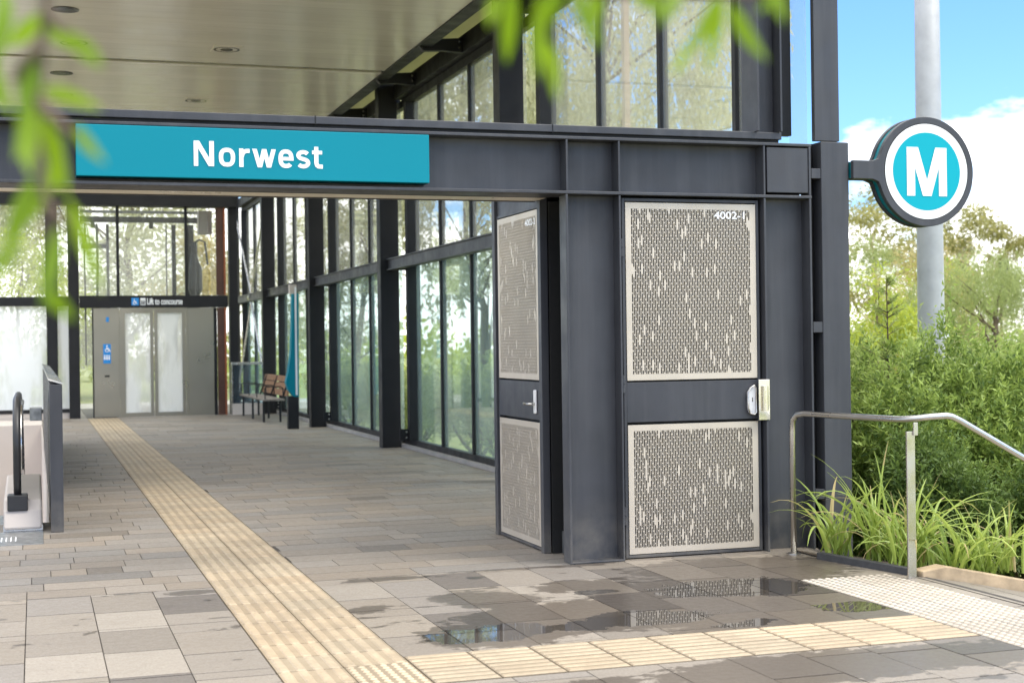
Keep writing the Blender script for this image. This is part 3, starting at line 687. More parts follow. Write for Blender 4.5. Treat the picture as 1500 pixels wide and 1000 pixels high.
# ------------------------------------------------------------------ bench and pylon
bn = thing('bench', (4.45, 30, 0), 'timber slatted bench with metal frame and armrests along the glass wall', 'bench')
for k, z in enumerate((.50, .63, .76)):
    for (a, b) in ((28.15, 29.8), (29.83, 31.55)):
        MB().add([(4.60+.04*k,a,z),(4.635+.04*k,a,z),(4.665+.04*k,a,z+.115),(4.63+.04*k,a,z+.115),(4.60+.04*k,b,z),(4.635+.04*k,b,z),(4.665+.04*k,b,z+.115),(4.63+.04*k,b,z+.115)], [(0,1,2,3),(4,7,6,5),(0,4,5,1),(1,5,6,2),(2,6,7,3),(3,7,4,0)]).build('back_slat', M['timber'], bn, .004)
for x in (4.16, 4.30, 4.44): rbox('seat_slat', M['timber_grey'], bn, (x, x+.12, 28.1, 31.6, .42, .455), .004)
for y in (28.4, 29.9, 31.3):
    for x in (4.2, 4.52): MB().tube([(x,y,0),(x,y,.42)], .022, 8).build('leg', M['steel_dark'], bn)
    MB().tube([(4.55,y,.42),(4.72,y,.88)], .02, 8).build('back_frame', M['steel_dark'], bn)
for y in (28.2, 29.3, 30.4, 31.5): MB().tube([(4.2,y,.45),(4.19,y,.66),(4.22,y,.69),(4.50,y,.69),(4.54,y,.66),(4.55,y,.45)], .011, 8).build('armrest', M['steel_dark'], bn)
py = thing('wayfinding_pylon', (4.35, 25.85, 0), 'teal fin-shaped wayfinding pylon on a dark post in front of the glass wall', 'sign')
rbox('base_post', M['steel_dark'], py, (4.255, 4.445, 25.85, 26.0, 0, .585), .004)
def px2(px, y_): p = on_y(px, y_, 25.8); return (p[0], p[2])
MB().prism([px2(*p) for p in ((438,430),(429,430),(428.5,470),(427,515),(423,545),(419.5,560),(423,571),(431,581),(438.5,581))], 'y', 25.84, 26.02).build('panel', M['teal'], py, .004)
rbox('edge_strip', M['white'], py, (4.39, 4.425, 25.832, 25.838, .6, 2.52)); rbox('cap', M['pale_wall'], py, (4.31, 4.43, 25.85, 26.0, 2.405, 2.56))

# ------------------------------------------------------------------ escalator void, balustrade, escalator
vm = MB()
vm.box(-6.9, .11, 29.9, 30.0, -3.5, 1.0-1.0); vm.box(.10, .118, 13.2, 30, -3.5, -.02); vm.box(-6.9, .10, 13.2, 30, -3.55, -3.5); vm.box(-7, -6.9, 13.2, 30, -3.5, 0)
tag(vm.build('escalator_pit', M['pale_wall']), kind='structure')
tag(MB().box(-6.9, .118, 30.0, 32.1, -.3, .0).build('landing', M['pale_wall']), kind='structure')
bl = thing('steel_balustrade', (.16, 12.45, 0), 'charcoal steel balustrade panel with sloped stainless capping beside the escalator', 'balustrade')
rbox('end_post', M['steel'], bl, (.107, .207, 12.44, 12.56, 0, 1.20), .004); rbox('panel', M['steel'], bl, (.112, .20, 12.562, 24.0, .0, 1.20))
MB().prism([(.100,1.235),(.214,1.200),(.214,1.212),(.100,1.25)], 'y', 12.44, 24.0).build('capping', M['inox'], bl)
for k in range(7): rbox('panel_joint', M['black'], bl, (.1095, .1115, 13.9+1.4*k, 13.92+1.4*k, .02, 1.19))
es = thing('escalator', (-.8, 13, 0), 'escalator head with black handrail loop and glass side beside the balustrade', 'escalator')
rbox('comb_plate', M['comb'], es, (-1.9, .045, 11.75, 12.58, -.004, .006), .002)
fl = MB()
for k in range(4): fl.box(-.27+.035*k, -.262+.035*k, 11.95, 12.2, .0065, .009)
fl.build('comb_teeth', M['white'], es)
for s, x0 in (('r', -.26), ('l', -1.75)):
    x1 = x0+.30
    sk = MB(); sk.prism([(12.58,.02),(12.62,.17),(12.70,.25),(14.2,.34),(14.2,.02)], 'x', x0, x1).build('newel_skirt', M['pale_wall'], es, .02)
    MB().prism([(12.60,.005),(12.60,.05),(14.2,.05),(14.2,.005)], 'x', x0-.004, x1+.004).build('skirt_trim', M['inox'], es)
    rbox('handrail_inlet', M['rubber'], es, (x0+.03, x0+.19, 12.60, 12.78, .17, .30), .01)
    hx = x0+.11
    pth = [(hx,12.78,.26),(hx,12.66,.32),(hx,12.58,.45)] + [(hx, 12.95-.40*math.cos(R(a)), .70+.37*math.sin(R(a))) for a in range(-20, 91, 10)] + [(hx,14.2,1.07),(hx,15.2,.95),(hx,16.5,.3),(hx,20,-1.7)]
    MB().tube(pth, .031, 10).build('handrail', M['rubber'], es, smooth=True)
    g = MB(); g.prism([(12.80,.28),(12.68,.60),(12.78,.92),(13.0,1.03),(14.2,1.03),(15.2,.92),(20,-1.75),(20,-2.6),(15.0,-.1),(14.2,.28)], 'x', hx+.015, hx+.027); g.build('glass_side', M['glass'], es)
    MB().tube([(hx+.03,12.70,.5),(hx+.03,12.78,.9),(hx+.03,13.0,1.0),(hx+.03,14.2,1.01)], .022, 8).build('inner_trim', M['inox'], es, smooth=True)
    rbox('sensor_box', M['comb'], es, (x0+.21, x0+.31, 13.3, 13.5, .87, .98), .004)
stp = MB()
for k in range(14): stp.box(-1.44, -.27, 12.9+.4*k, 13.3+.4*k, -.25-.2*max(0, k-2), -.02-.2*max(0, k-2))
stp.build('steps', M['comb'], es)

# ------------------------------------------------------------------ stainless handrail, kerb
hr = thing('handrail', (5.1, 8.4, 0), 'bent stainless steel tube handrail beside the strappy grasses at the ramp', 'handrail')
p1 = on_y(1163, 811, 9.04)
pts = [(p1[0],9.04,0)]+[(p1[0],9.04,.85),(p1[0]+.003,9.03,.93),(p1[0]+.01,8.985,.968),(p1[0]+.02,8.90,.978)]
pts += [(5.17,8.2,.974),(5.205,8.03,.974),(5.24,7.90,.985),(5.30,7.84,.996),(5.40,7.83,1.0),(5.44,7.83,.994),(5.50,7.83,.968),(5.975,7.83,.714),(6.6,7.83,.38)]
MB().tube(pts, .0205, 14).build('rail', M['inox'], hr, smooth=True)
pp = on_y(1338, 847, 7.83)
rbox('post', M['inox'], hr, (pp[0]-.030, pp[0]+.028, 7.835, 7.85, 0, .91), .002)
rbox('bracket', M['inox'], hr, (pp[0]+.012, pp[0]+.042, 7.822, 7.834, .885, .965), .002)
MB().tube([(p1[0],9.04,.0005),(p1[0],9.04,.008)], .05, 20).build('base_flange', M['inox'], hr)
kk = thing('planter_kerb', (5.3, 8, 0), 'low sandstone kerb edging the planter, stepping down to the right', 'kerb')
kbm = MB(); kbm.prism([(5.27,-.3),(5.27,.025),(5.44,.048),(5.70,-.005),(6.1,-.09),(6.9,-.32),(6.9,-.9)], 'y', 7.91, 8.03); kbm.build('stone', M['sandstone'], kk, .008)
km = MB(); km.prism([(5.02,8.78),(5.07,8.80),(5.24,7.95),(5.19,7.93)], 'z', -.05, .045); km.build('edging', M['asphalt'], kk, .004)
tag(MB().add([(5.05,8.85,.01),(5.24,8.0,.01),(6.2,8.0,-.12),(7.5,8.03,-.5),(7.5,9.6,-.55),(6.2,9.6,-.2),(5.05,9.19,.01)], [(0,1,2,3,4,5,6)]).build('planting_bed', M['soil']), kind='structure')

# ------------------------------------------------------------------ plants
def leaf_mesh(name, P, Dv, L, Wd, mat, parent=None, fold=.25, age=None, nrm=None):
    P = np.asarray(P, float); Dv = np.asarray(Dv, float); N = len(P)
    Dv = Dv/(np.linalg.norm(Dv, axis=1, keepdims=True)+1e-9)
    rv = NR.normal(size=(N,3)) if nrm is None else nrm
    S = np.cross(Dv, rv); S /= np.linalg.norm(S, axis=1, keepdims=True)+1e-9
    Nn = np.cross(S, Dv)
    L = np.broadcast_to(L, (N,))[:,None]; Wd = np.broadcast_to(Wd, (N,))[:,None]
    mid = P + Dv*L*.45
    V = np.stack([P, mid+S*Wd*.5+Nn*Wd*fold, P+Dv*L, mid-S*Wd*.5+Nn*Wd*fold], 1).reshape(-1,3)
    if parent is not None: V = V-np.array(wloc(parent))
    me = D.meshes.new(name); me.vertices.add(4*N); me.vertices.foreach_set('co', V.astype(np.float32).ravel())
    me.loops.add(4*N); me.loops.foreach_set('vertex_index', np.arange(4*N, dtype=np.int32))
    me.polygons.add(N); me.polygons.foreach_set('loop_start', np.arange(0, 4*N, 4, dtype=np.int32))
    me.update(calc_edges=True)
    at = me.attributes.new('leaf_age', 'FLOAT', 'FACE'); a = NR.rand(N) if age is None else age
    at.data.foreach_set('value', np.clip(a, 0, 1).astype(np.float32))
    me.materials.append(mat); o = D.objects.new(name, me); COL.objects.link(o); o.parent = parent; return o
def dirs(n): v = NR.normal(size=(n,3)); return v/np.linalg.norm(v, axis=1, keepdims=True)
def tree(name, label, base, h, spread, kind, mat, bark, n, leaf=(.16,.05), droop=0.0, clumps=26, crown_lo=.35, trunk=.12, clump_r=.29, group=None, seed=1):
    global NR
    NR = np.random.RandomState(seed); b = np.array(base, float)
    t = thing(name, base, label, 'tree', group)
    tm_ = MB(); top = b+np.array([NR.uniform(-.1,.1)*h, NR.uniform(-.1,.1)*h, h*.8])
    trunkp = [b+(top-b)*q+np.array([NR.uniform(-.02,.02)*h, NR.uniform(-.02,.02)*h, 0])*(q > 0) for q in np.linspace(0, 1, 7)]
    tm_.tube(trunkp, list(np.linspace(trunk, trunk*.2, 7)), 8)
    cs = []
    for k in range(clumps):
        q = NR.uniform(crown_lo, 1.0); ang = k*2.399+NR.uniform(-.4,.4)
        prof = math.sin(math.pi*min(1, max(.06, (q-crown_lo)/(1.04-crown_lo)*.86+.12)))
        rr = spread*prof*NR.uniform(.45, 1.0)
        c = b+np.array([rr*math.cos(ang), rr*math.sin(ang), h*q]); cs.append(c)
        tq = max(.15, q-.25); st_ = b+(top-b)*min(1, tq/.8)
        
        if k % 3: continue
        jit = lambda: NR.normal(size=3)*.035*h
        tm_.tube([st_, st_*.66+c*.34+jit()+np.array([0,0,.03*h]), st_*.33+c*.67+jit(), c], [trunk*.26, trunk*.18, trunk*.1, trunk*.03], 5, cap=False)
    tm_.build('trunk', bark, t)
    per = n//clumps; Ps = []; Ds = []; Ag = []
    for c in cs:
        r0 = spread*clump_r*NR.uniform(.7, 1.4)
        m = int(per*NR.uniform(.6, 1.4)); v = dirs(m); rad = NR.rand(m)**.45
        sc3 = np.array([1.15, 1.15, .8+droop*.6]); p = c+v*rad[:,None]*r0*sc3
        if droop:
            strand = NR.randint(0, max(2, m//9), m); off = dirs(max(2, m//9))*r0*.9
            tt = NR.rand(m); p = c+off[strand]*np.array([1,1,.6])+np.stack([NR.normal(size=m)*.05*r0, NR.normal(size=m)*.05*r0, -tt*r0*2.0*droop], 1)
        d = v*(.9-.6*droop)+np.array([0,0,-.35-1.3*droop])+NR.normal(size=(m,3))*.35
        Ps.append(p); Ds.append(d); Ag.append(np.clip(NR.normal(.5, .22, m)+NR.uniform(-.2,.2), 0, 1))
    P = np.concatenate(Ps); N = len(P)
    leaf_mesh('crown', P, np.concatenate(Ds), leaf[0]*NR.uniform(.6,1.3,N), leaf[1]*NR.uniform(.7,1.3,N), mat, t, age=np.concatenate(Ag))
    return t
def shrub(name, label, base, rx, rz, mat, sprigs, seed, leaf=(.026,.007), per=15, spl=.12, cat='shrub', group=None):
    global NR
    NR = np.random.RandomState(seed); b = np.array(base, float); t = thing(name, base, label, cat, group)
    bm_ = MB(); lob = [(dirs(1)[0]*np.array([.70,.70,.60])*NR.uniform(.75,1.1), NR.uniform(.22,.40)) for _ in range(22)] + [(np.zeros(3), .55)]
    Ps = []; Ds = []; Ag = []
    for k in range(9):
        a = k*.7; e = b+np.array([rx*.6*math.cos(a), rx*.6*math.sin(a), rz*NR.uniform(.8,1.3)])
        bm_.tube([b+np.array([0,0,-.05]), b*.5+e*.5+np.array([0,0,-.1]), e], [.03,.02,.006], 5, cap=False)
    bm_.build('stem', M['bark'], t)
    cen = b+np.array([0,0,rz*.85])
    for _ in range(sprigs):
        lc, lr = lob[NR.randint(len(lob))]
        v = dirs(1)[0]; q = lc+v*lr*NR.uniform(.55,1.05)
        if q[2] < -.85: continue
        p0 = cen+q*np.array([rx, rx, rz]); ax = v*.8+np.array([0,0,.9])+NR.normal(size=3)*.35; ax /= np.linalg.norm(ax)
        s = np.linspace(.08, 1, per); ln = spl*NR.uniform(.6,1.5)*(2.6 if v[2] > .2 and NR.rand() < .06 else 1)
        pts = p0+ax*s[:,None]*ln; dv = dirs(per)*.9+ax*.75
        Ps.append(pts); Ds.append(dv); Ag.append(np.clip(-.05+.75*s**1.5+NR.normal(0,.10,per)+NR.uniform(-.12,.25), 0, 1))
    P = np.concatenate(Ps); N = len(P)
    leaf_mesh('foliage', P, np.concatenate(Ds), leaf[0]*NR.uniform(.7,1.4,N), leaf[1]*NR.uniform(.8,1.3,N), mat, t, age=np.concatenate(Ag)); return t
# shrubs right of the column
SH = [(6.75,10.5,-.55,.95,1.25,'leaf_shrub',4200,(.045,.015),'dense dark green rosemary-like shrub just right of the column'),
      (7.75,10.2,-.65,1.05,1.15,'leaf_shrub',4200,(.045,.015),'broad mid-green shrub behind the handrail bend'),
      (8.75,10.9,-.70,1.15,1.1,'leaf_shrub',4000,(.046,.015),'rounded green shrub at the right edge of the photo behind the descending handrail'),
      (6.4,11.7,-.50,.9,1.55,'leaf_shrub2',3400,(.046,.014),'taller grey-green shrub hard against the column edge behind the dark shrub'),
      (7.6,12.2,-.70,1.2,1.2,'leaf_shrub2',4000,(.048,.015),'wide grey-green shrub between the column and the big grey pole'),
      (9.6,13.2,-.80,1.25,1.08,'leaf_shrub2',4000,(.05,.015),'grey-green shrub at the foot of the big grey pole'),
      (6.3,9.45,-.35,.6,.6,'leaf_hedge',2400,(.036,.014),'low dark shrub behind the strappy grass'),
      (7.4,9.0,-.55,.7,.6,'leaf_hedge',2600,(.036,.014),'low dark green shrub in the lower right corner behind the kerb')]
for k, (x, y, z, rx, rz, mt, ns, lf_, lab) in enumerate(SH): shrub('shrub', lab, (x, y, z), rx, rz, M[mt], int(ns*.72), 20+k, (lf_[0]*1.25, lf_[1]*1.1), per=15, spl=.19)
# sparse upright sapling
def sapling(x, y, z0, z1, lab, seed):
    global NR
    NR = np.random.RandomState(seed); t = thing('sapling', (x, y, z0), lab, 'tree'); m = MB(); m.tube([(x,y,z0),(x+.01,y,(z0+z1)/2),(x-.01,y,z1)], [.02,.012,.003], 6)
    Ps = []; Ds = []
    for k in range(64):
        q = NR.uniform(.25, .99); z = z0+(z1-z0)*q; L = (1.08-q)*.72*NR.uniform(.5,1.1); a = NR.uniform(0, 6.28)
        e = np.array([x+L*math.cos(a), y+L*math.sin(a), z+L*.55]); s = np.array([x, y, z]); m.tube([s, e], [.005,.0015], 4, cap=False)
        for i in range(30): w = NR.uniform(.25,1); Ps.append(s+(e-s)*w); Ds.append((e-s)/L*.6+dirs(1)[0]*.8)
    m.build('stem', M['bark'], t); leaf_mesh('foliage', Ps, Ds, NR.uniform(.02,.05,len(Ps)), NR.uniform(.006,.011,len(Ps)), M['leaf_shrub2'], t)
sapling(6.95, 10.9, -.5, 2.02, 'thin upright sapling with sparse branches rising above the shrubs beside the column', 3)
sapling(9.35, 11.6, -.6, 1.55, 'small thin sapling at the right edge rising from the shrubs', 4)
# strappy grasses
GB = [(5.18,8.78,.72,.95,46),(5.33,8.52,.80,1.0,56),(5.42,8.28,.70,.9,50),(5.56,8.45,.72,.95,52),(5.60,8.08,.66,.8,52),(5.82,8.1,.66,.9,50),(6.15,8.3,.6,.9,40),(5.3,8.14,.5,.7,30)]
GL = ['strappy grass tuft nearest the column and the first handrail leg','tall strappy grass tuft just left of the flat handrail post','strappy grass tuft directly behind the flat handrail post','tall strappy grass tuft set back behind the handrail post',
      'strappy grass tuft right of the handrail post above the sandstone','strappy grass tuft hanging over the sandstone kerb','rightmost strappy grass tuft with long arching blades','short strappy grass tuft spilling onto the pavement at the kerb edge']
for gi, (x, y, h, sp, n) in enumerate(GB):
    r2 = random.Random(50+gi); z = .01 if x < 5.5 else -.08
    t = thing('grass_tuft', (x, y, z), GL[gi], 'grass'); V = []; Fc = []; A = []
    for k in range(int(n*.66)):
        a = r2.uniform(0, 6.283); lean = r2.random()**.8; Ln = h*r2.uniform(.42, 1.0); w = r2.uniform(.007, .0135)
        lean = min(1, lean*1.1); bl = r2.gauss(.5,.17); dead = r2.random() < .07; tipd = r2.random() < .25; b0 = np.array([x+r2.gauss(0,.05), y+r2.gauss(0,.05), z]); dh = np.array([math.cos(a), math.sin(a), 0]); sd = np.array([-math.sin(a), math.cos(a), 0])
        tw = r2.uniform(-.8,.8); th0 = R(88-30*lean); curl = R(20+118*lean)*r2.uniform(.7,1.2); Ln *= 1+.3*lean; p = b0.copy(); ns = 9; n0 = len(V)
        for i in range(ns+1):
            q = i/ns; th = th0-curl*q**1.6; d = dh*math.cos(th)+np.array([0,0,1])*math.sin(th)
            ww = w*(1-.92*q**2.2)*(0.75+.5*min(1, q*4)); s_ = sd*math.cos(tw*q)+np.cross(d, sd)*math.sin(tw*q)
            up_ = np.cross(s_, d)
            V += [p-s_*ww+up_*ww*.35, p, p+s_*ww+up_*ww*.35]; p = p+d*Ln/ns
            if p[2] < z+.012: p[2] = z+.012
        for i in range(ns):
            o = n0+3*i; Fc += [(o,o+1,o+4,o+3),(o+1,o+2,o+5,o+4)]; c_ = min(.84, max(0, bl+.25*(i/ns-.4))) if not (dead or (i > 6 and tipd)) else 1.0
            A += [c_, c_]
    me = D.meshes.new('blades'); me.from_pydata([tuple(v-np.array([x,y,z])) for v in V], [], Fc); me.update()
    at = me.attributes.new('leaf_age', 'FLOAT', 'FACE'); at.data.foreach_set('value', np.array(A, dtype=np.float32))
    me.materials.append(M['leaf_strap']); o = D.objects.new('blades', me); COL.objects.link(o); o.parent = t
    if gi == 2:
        s = MB().tube([(x+.02,y,z),(x+.0,y-.02,.3),(x-.02,y-.03,.50)], .003, 5); Ps = [np.array([x-.015+r2.gauss(0,.008), y-.03+r2.gauss(0,.008), r2.uniform(.33,.52)]) for _ in range(300)]
        s.build('stalk', M['tan_post'], t); leaf_mesh('seed_head', Ps, dirs(300)+np.array([0,0,.6]), .02, .008, M['leaf_gold'], t)

# trees seen to the right
tree('gum_tree', 'tall open gum tree left of the round sign in the distance', (37.5,60,-1), 9.6, 4.0, 'gum', M['leaf_gum'], M['bark_pale'], 6500, (.26,.10), clumps=30, crown_lo=.40, trunk=.16, clump_r=.19, seed=11)
tree('gum_tree', 'round-headed olive gum tree right of the big grey pole in the distance', (57.5,80,-1), 10.6, 3.9, 'gum', M['leaf_gum'], M['bark_pale'], 7500, (.30,.12), clumps=36, crown_lo=.45, trunk=.2, clump_r=.2, seed=12)
tree('willow_tree', 'pale green feathery tree with dark trunk right of the big grey pole', (21.9,30,-1), 4.5, 1.9, 'willow', M['leaf_willow'], M['bark'], 23800, (.12,.022), droop=.45, clumps=46, crown_lo=.36, trunk=.15, clump_r=.29, seed=13)
tree('willow_tree', 'second pale feathery tree at the right edge of the photo', (26.5,34,-1), 4.6, 1.9, 'willow', M['leaf_willow'], M['bark'], 17000, (.13,.024), droop=.45, clumps=40, crown_lo=.2, trunk=.09, clump_r=.29, seed=14)
tree('bush', 'lime green bush behind the pole and below the round-headed gum', (28.5,42,-1), 4.8, 2.1, 'lime', M['leaf_lime'], M['bark'], 8000, (.14,.06), clumps=30, crown_lo=.12, trunk=.08, clump_r=.32, seed=15)
tree('bush', 'lime green bush beside the column edge behind the sapling', (16.2,25.5,-.9), 3.6, 1.2, 'lime', M['leaf_lime'], M['bark'], 7000, (.10,.045), clumps=26, crown_lo=.1, trunk=.06, clump_r=.34, seed=16)
tree('bush', 'golden dry-looking bush left of the big grey pole', (24.5,36,-1), 4.9, 2.2, 'gold', M['leaf_gold'], M['bark'], 8000, (.16,.03), clumps=30, crown_lo=.1, trunk=.08, clump_r=.34, seed=17)
tree('bush', 'pale green bush behind the golden bush under the round sign', (27.5,44,-1), 5.5, 1.8, 'lime', M['leaf_willow'], M['bark'], 8000, (.15,.04), clumps=30, crown_lo=.1, trunk=.08, clump_r=.32, seed=18)
tree('bush', 'low green bush closing the gap right of the pole foot', (19.5,25,-1), 2.5, 1.5, 'lime', M['leaf_shrub2'], M['bark'], 7000, (.09,.035), clumps=26, crown_lo=.08, trunk=.05, clump_r=.36, seed=19)
tree('bush', 'low lime bush at the far right edge behind the shrubs', (24.0,29,-1), 2.4, 1.6, 'lime', M['leaf_lime'], M['bark'], 7000, (.09,.035), clumps=26, crown_lo=.08, trunk=.05, clump_r=.36, seed=20)
def wood(name, pts, h0, mat, n, seed, leaf):
    global NR
    NR = np.random.RandomState(seed); Ps = []
    for (x, y) in pts:
        m = n//len(pts); c = np.array([x, y, -1]); hh = h0*NR.uniform(.7,1.2)
        v = dirs(m); v[:,2] = abs(v[:,2]); Ps.append(c+v*np.array([3.5,3.5,hh])*NR.uniform(.6,1.05,(m,1)))
    P = np.concatenate(Ps); o = leaf_mesh(name, P, dirs(len(P)), leaf[0], leaf[1], mat); o['kind'] = 'stuff'; return o
wood('far_woodland', [(40+q*5.2, 92-q*1.5) for q in range(15)], 3.2, M['leaf_willow'], 9000, 31, (.6,.3))
wood('far_woodland', [(-30+q*5.5, 78) for q in range(12)], 3.6, M['leaf_lime'], 7000, 32, (.55,.28))
# trees behind the side glass
tree('gum_tree', 'pale drooping gum tree behind the upper glazing above the doors', (15.01,37.05,-0.90), 17.15, 4.56, 'gum', M['leaf_pale'], M['bark'], 33235, (0.217,0.060), droop=.75, clumps=44, crown_lo=.28, trunk=.22, clump_r=0.22, seed=41)
tree('gum_tree', 'second pale drooping gum behind the upper glazing right of the tan post', (19.53,46.20,-1.00), 19.55, 5.46, 'gum', M['leaf_pale'], M['bark'], 31279, (0.235,0.065), droop=.75, clumps=40, crown_lo=.25, trunk=.22, clump_r=0.22, seed=42)
tree('gum_tree', 'pale gum tree seen through the side glass next to the perforated side door', (12.90,41.25,-0.90), 12.82, 4.20, 'gum', M['leaf_pale'], M['bark'], 25806, (0.207,0.069), droop=.4, clumps=50, crown_lo=.3, trunk=.15, clump_r=0.22, seed=43)
tree('gum_tree', 'gum tree with open crown seen through the middle bay of side glass', (11.20,53.20,-0.90), 11.30, 3.64, 'gum', M['leaf_gum'], M['bark'], 10557, (0.236,0.065), clumps=34, crown_lo=.4, trunk=.15, clump_r=0.22, seed=44)
tree('gum_tree', 'far gum tree seen through the glass beside the wayfinding pylon', (10.5,55,-.9), 7.0, 3.0, 'gum', M['leaf_pale'], M['bark'], 8160, (.22,.07), clumps=34, crown_lo=.3, trunk=.15, clump_r=0.22, seed=45)
HD = [(6.9,16.2,1.0,.85),(7.0,18.6,.95,.8),(6.8,21.2,1.0,.95),(7.1,23.6,1.0,.85),(6.8,26.5,.9,.8),(7.0,29.5,1.0,.9),(6.9,33,1.1,.9)]
HL = ['hedge shrub outside the side glass beside the perforated side door','hedge shrub seen low in the widest panes of side glass','hedge shrub outside the glass just behind the nearest side column','hedge shrub low behind the glass between two side columns','hedge shrub outside the glass near the second side column','hedge shrub behind the glass at the pylon','hedge shrub behind the glass at the bench']
s0 = None
for k, (x, y, rx, rz) in enumerate(HD):
    if s0 is None: s0 = shrub('hedge_shrub', HL[0], (x,y,-.45), rx, rz, M['leaf_willow'], 1500, 61, (.05,.02), spl=.15, per=12, group='shrubs outside the side glass')
    else:
        s = copy_tree(s0); s.location = (x, y, -.45); s.rotation_euler.z = k*1.3; s.scale = (rx, rx, rz/.85); s['label'] = HL[k]
# trees behind the rear glazing
tree('gum_tree', 'large gum tree with sky gaps seen through the lift shaft glass', (2.9,52,-.3), 10, 4.6, 'gum', M['leaf_pale'], M['bark'], 16320, (.24,.08), clumps=56, crown_lo=.18, trunk=.22, clump_r=0.21, seed=51)
tree('gum_tree', 'pale gum tree seen through the upper rear panes left of the lift', (-3.4,50,-.3), 9.5, 4.4, 'gum', M['leaf_pale'], M['bark'], 13090, (.24,.08), clumps=50, crown_lo=.3, trunk=.2, clump_r=0.22, seed=52)
tree('bush', 'bright lime bush low behind the upper rear panes at left', (-.6,42,-.3), 4.9, 2.0, 'lime', M['leaf_lime'], M['bark'], 10000, (.12,.05), clumps=34, crown_lo=.1, trunk=.08, clump_r=.32, seed=53)
tree('bush', 'golden bush seen through the right half of the lift shaft glass', (4.6,44,-.3), 5.0, 1.5, 'gold', M['leaf_gold'], M['bark'], 8000, (.12,.05), clumps=30, crown_lo=.1, trunk=.08, clump_r=.32, seed=54)
# trees behind the camera: they show in the steel and the glass
# ------------------------------------------------------------------ pole, signals, far wall
pl = thing('light_pole', (9.95, 14.5, -1.2), 'tall thick grey galvanised pole standing behind the round sign', 'pole')
a = on_y(1347, 520, 14.5); b = on_y(1382, 520, 14.5); pcx = (a[0]+b[0])/2; pr_ = .5*(b[0]-a[0])*.95
MB().tube([(pcx,14.5,-1.2),(pcx,14.5,1.5),(pcx,14.5,3),(pcx,14.5,9)], [pr_*1.0,pr_*1.0,pr_*.97,pr_*.85], 28).build('shaft', M['pole'], pl, smooth=True)
lb = on_y(1377, 490, 14.5); rbox('label_plate', M['white'], pl, (lb[0]-.03, lb[0]+.03, 14.5-pr_*.95, 14.5-pr_*.80, lb[2]-.04, lb[2]+.04))
for (px0, pyt, lab) in ((1408, 386, 'small far traffic signal on a thin post left of the pair'), (1470, 383, 'small far traffic signal on a thin post at the right edge')):
    p = on_y(px0, pyt, 50); t = thing('traffic_signal', (p[0], 50, -1), lab, 'traffic light', 'traffic signals among the far trees')
    MB().tube([(p[0]-.08,50.1,-1),(p[0]-.08,50.1,p[2])], .06, 8).build('post', M['steel_dark'], t); rbox('signal_head', M['black'], t, (p[0]-.05, p[0]+.2, 49.9, 50.1, p[2]-.45, p[2]+.05), .01)
    for k in range(3): MB().tube([(p[0]+.07,49.88,p[2]-.06-.14*k),(p[0]+.07,49.90,p[2]-.06-.14*k)], .05, 10).build('lens', M['lens'], t)
a = on_y(1385, 531, 33); fw = thing('low_wall', (27, 33, -1), 'low pale rendered wall glimpsed above the shrubs at right', 'wall')
rbox('wall', M['white'], fw, (a[0], a[0]+9, 32.9, 33.1, -1, a[2]+.10)); rbox('coping', M['concrete'], fw, (a[0]-.05, a[0]+9.05, 32.85, 33.15, a[2]+.101, a[2]+.16))
# road and car glimpsed through the side glass
tag(MB().box(-14, 8, 34.5, 41, -.3, -.02).build('bounce_slab', M['concrete']), kind='structure')  # pale ground added behind the lift to throw light onto its glass
tag(MB().box(11, 60, 44, 49, -.98, -.70).build('road', M['concrete']), kind='structure')

# ------------------------------------------------------------------ hanging branches close to the camera
def branch(name, label, twigs, leaves, base_px, dep, seed):
    r2 = random.Random(seed); root = at_depth(*base_px, dep); t = thing(name, tuple(root), label, 'branch')
    for tw in twigs:
        MB().tube([at_depth(x, y, dep+d) for (x, y, d) in tw], [.0042-.002*i/len(tw) for i in range(len(tw))], 6).build('twig', M['bark'], t, smooth=True)
    for (x0, y0, x1, y1, w, age) in leaves:
        d0 = dep+r2.uniform(-.05,.08); p0 = at_depth(x0, y0, d0); p1 = at_depth(x1, y1, d0+r2.uniform(-.03,.03))
        ax = p1-p0; L = np.linalg.norm(ax); view = (p0-O)/np.linalg.norm(p0-O); sd = np.cross(ax/L, view); sd /= np.linalg.norm(sd)
        sd = sd*math.cos(.5)+view*math.sin(r2.uniform(-.7,.7)); nn = np.cross(sd, ax/L); ww = .62*w/F*d0; bend = r2.uniform(-.12,.12)
        V = []; Fc = []; n = 10
        for i in range(n+1):
            q = i/n; pr = (math.sin(math.pi*q**.8)**.9)*ww*.5+.0002; c = p0+ax*q+nn*L*bend*math.sin(math.pi*q)
            V += [c-sd*pr+nn*pr*.3, c, c+sd*pr+nn*pr*.3]
        for i in range(n): o = 3*i; Fc += [(o,o+1,o+4,o+3),(o+1,o+2,o+5,o+4)]
        me = D.meshes.new('leaf'); me.from_pydata([tuple(v-root) for v in V], [], Fc); me.update()
        at = me.attributes.new('leaf_age', 'FLOAT', 'FACE'); at.data.foreach_set('value', np.full(len(Fc), age, dtype=np.float32))
        for p in me.polygons: p.use_smooth = True
        me.materials.append(M['leaf_near']); o = D.objects.new('leaf', me); COL.objects.link(o); o.parent = t
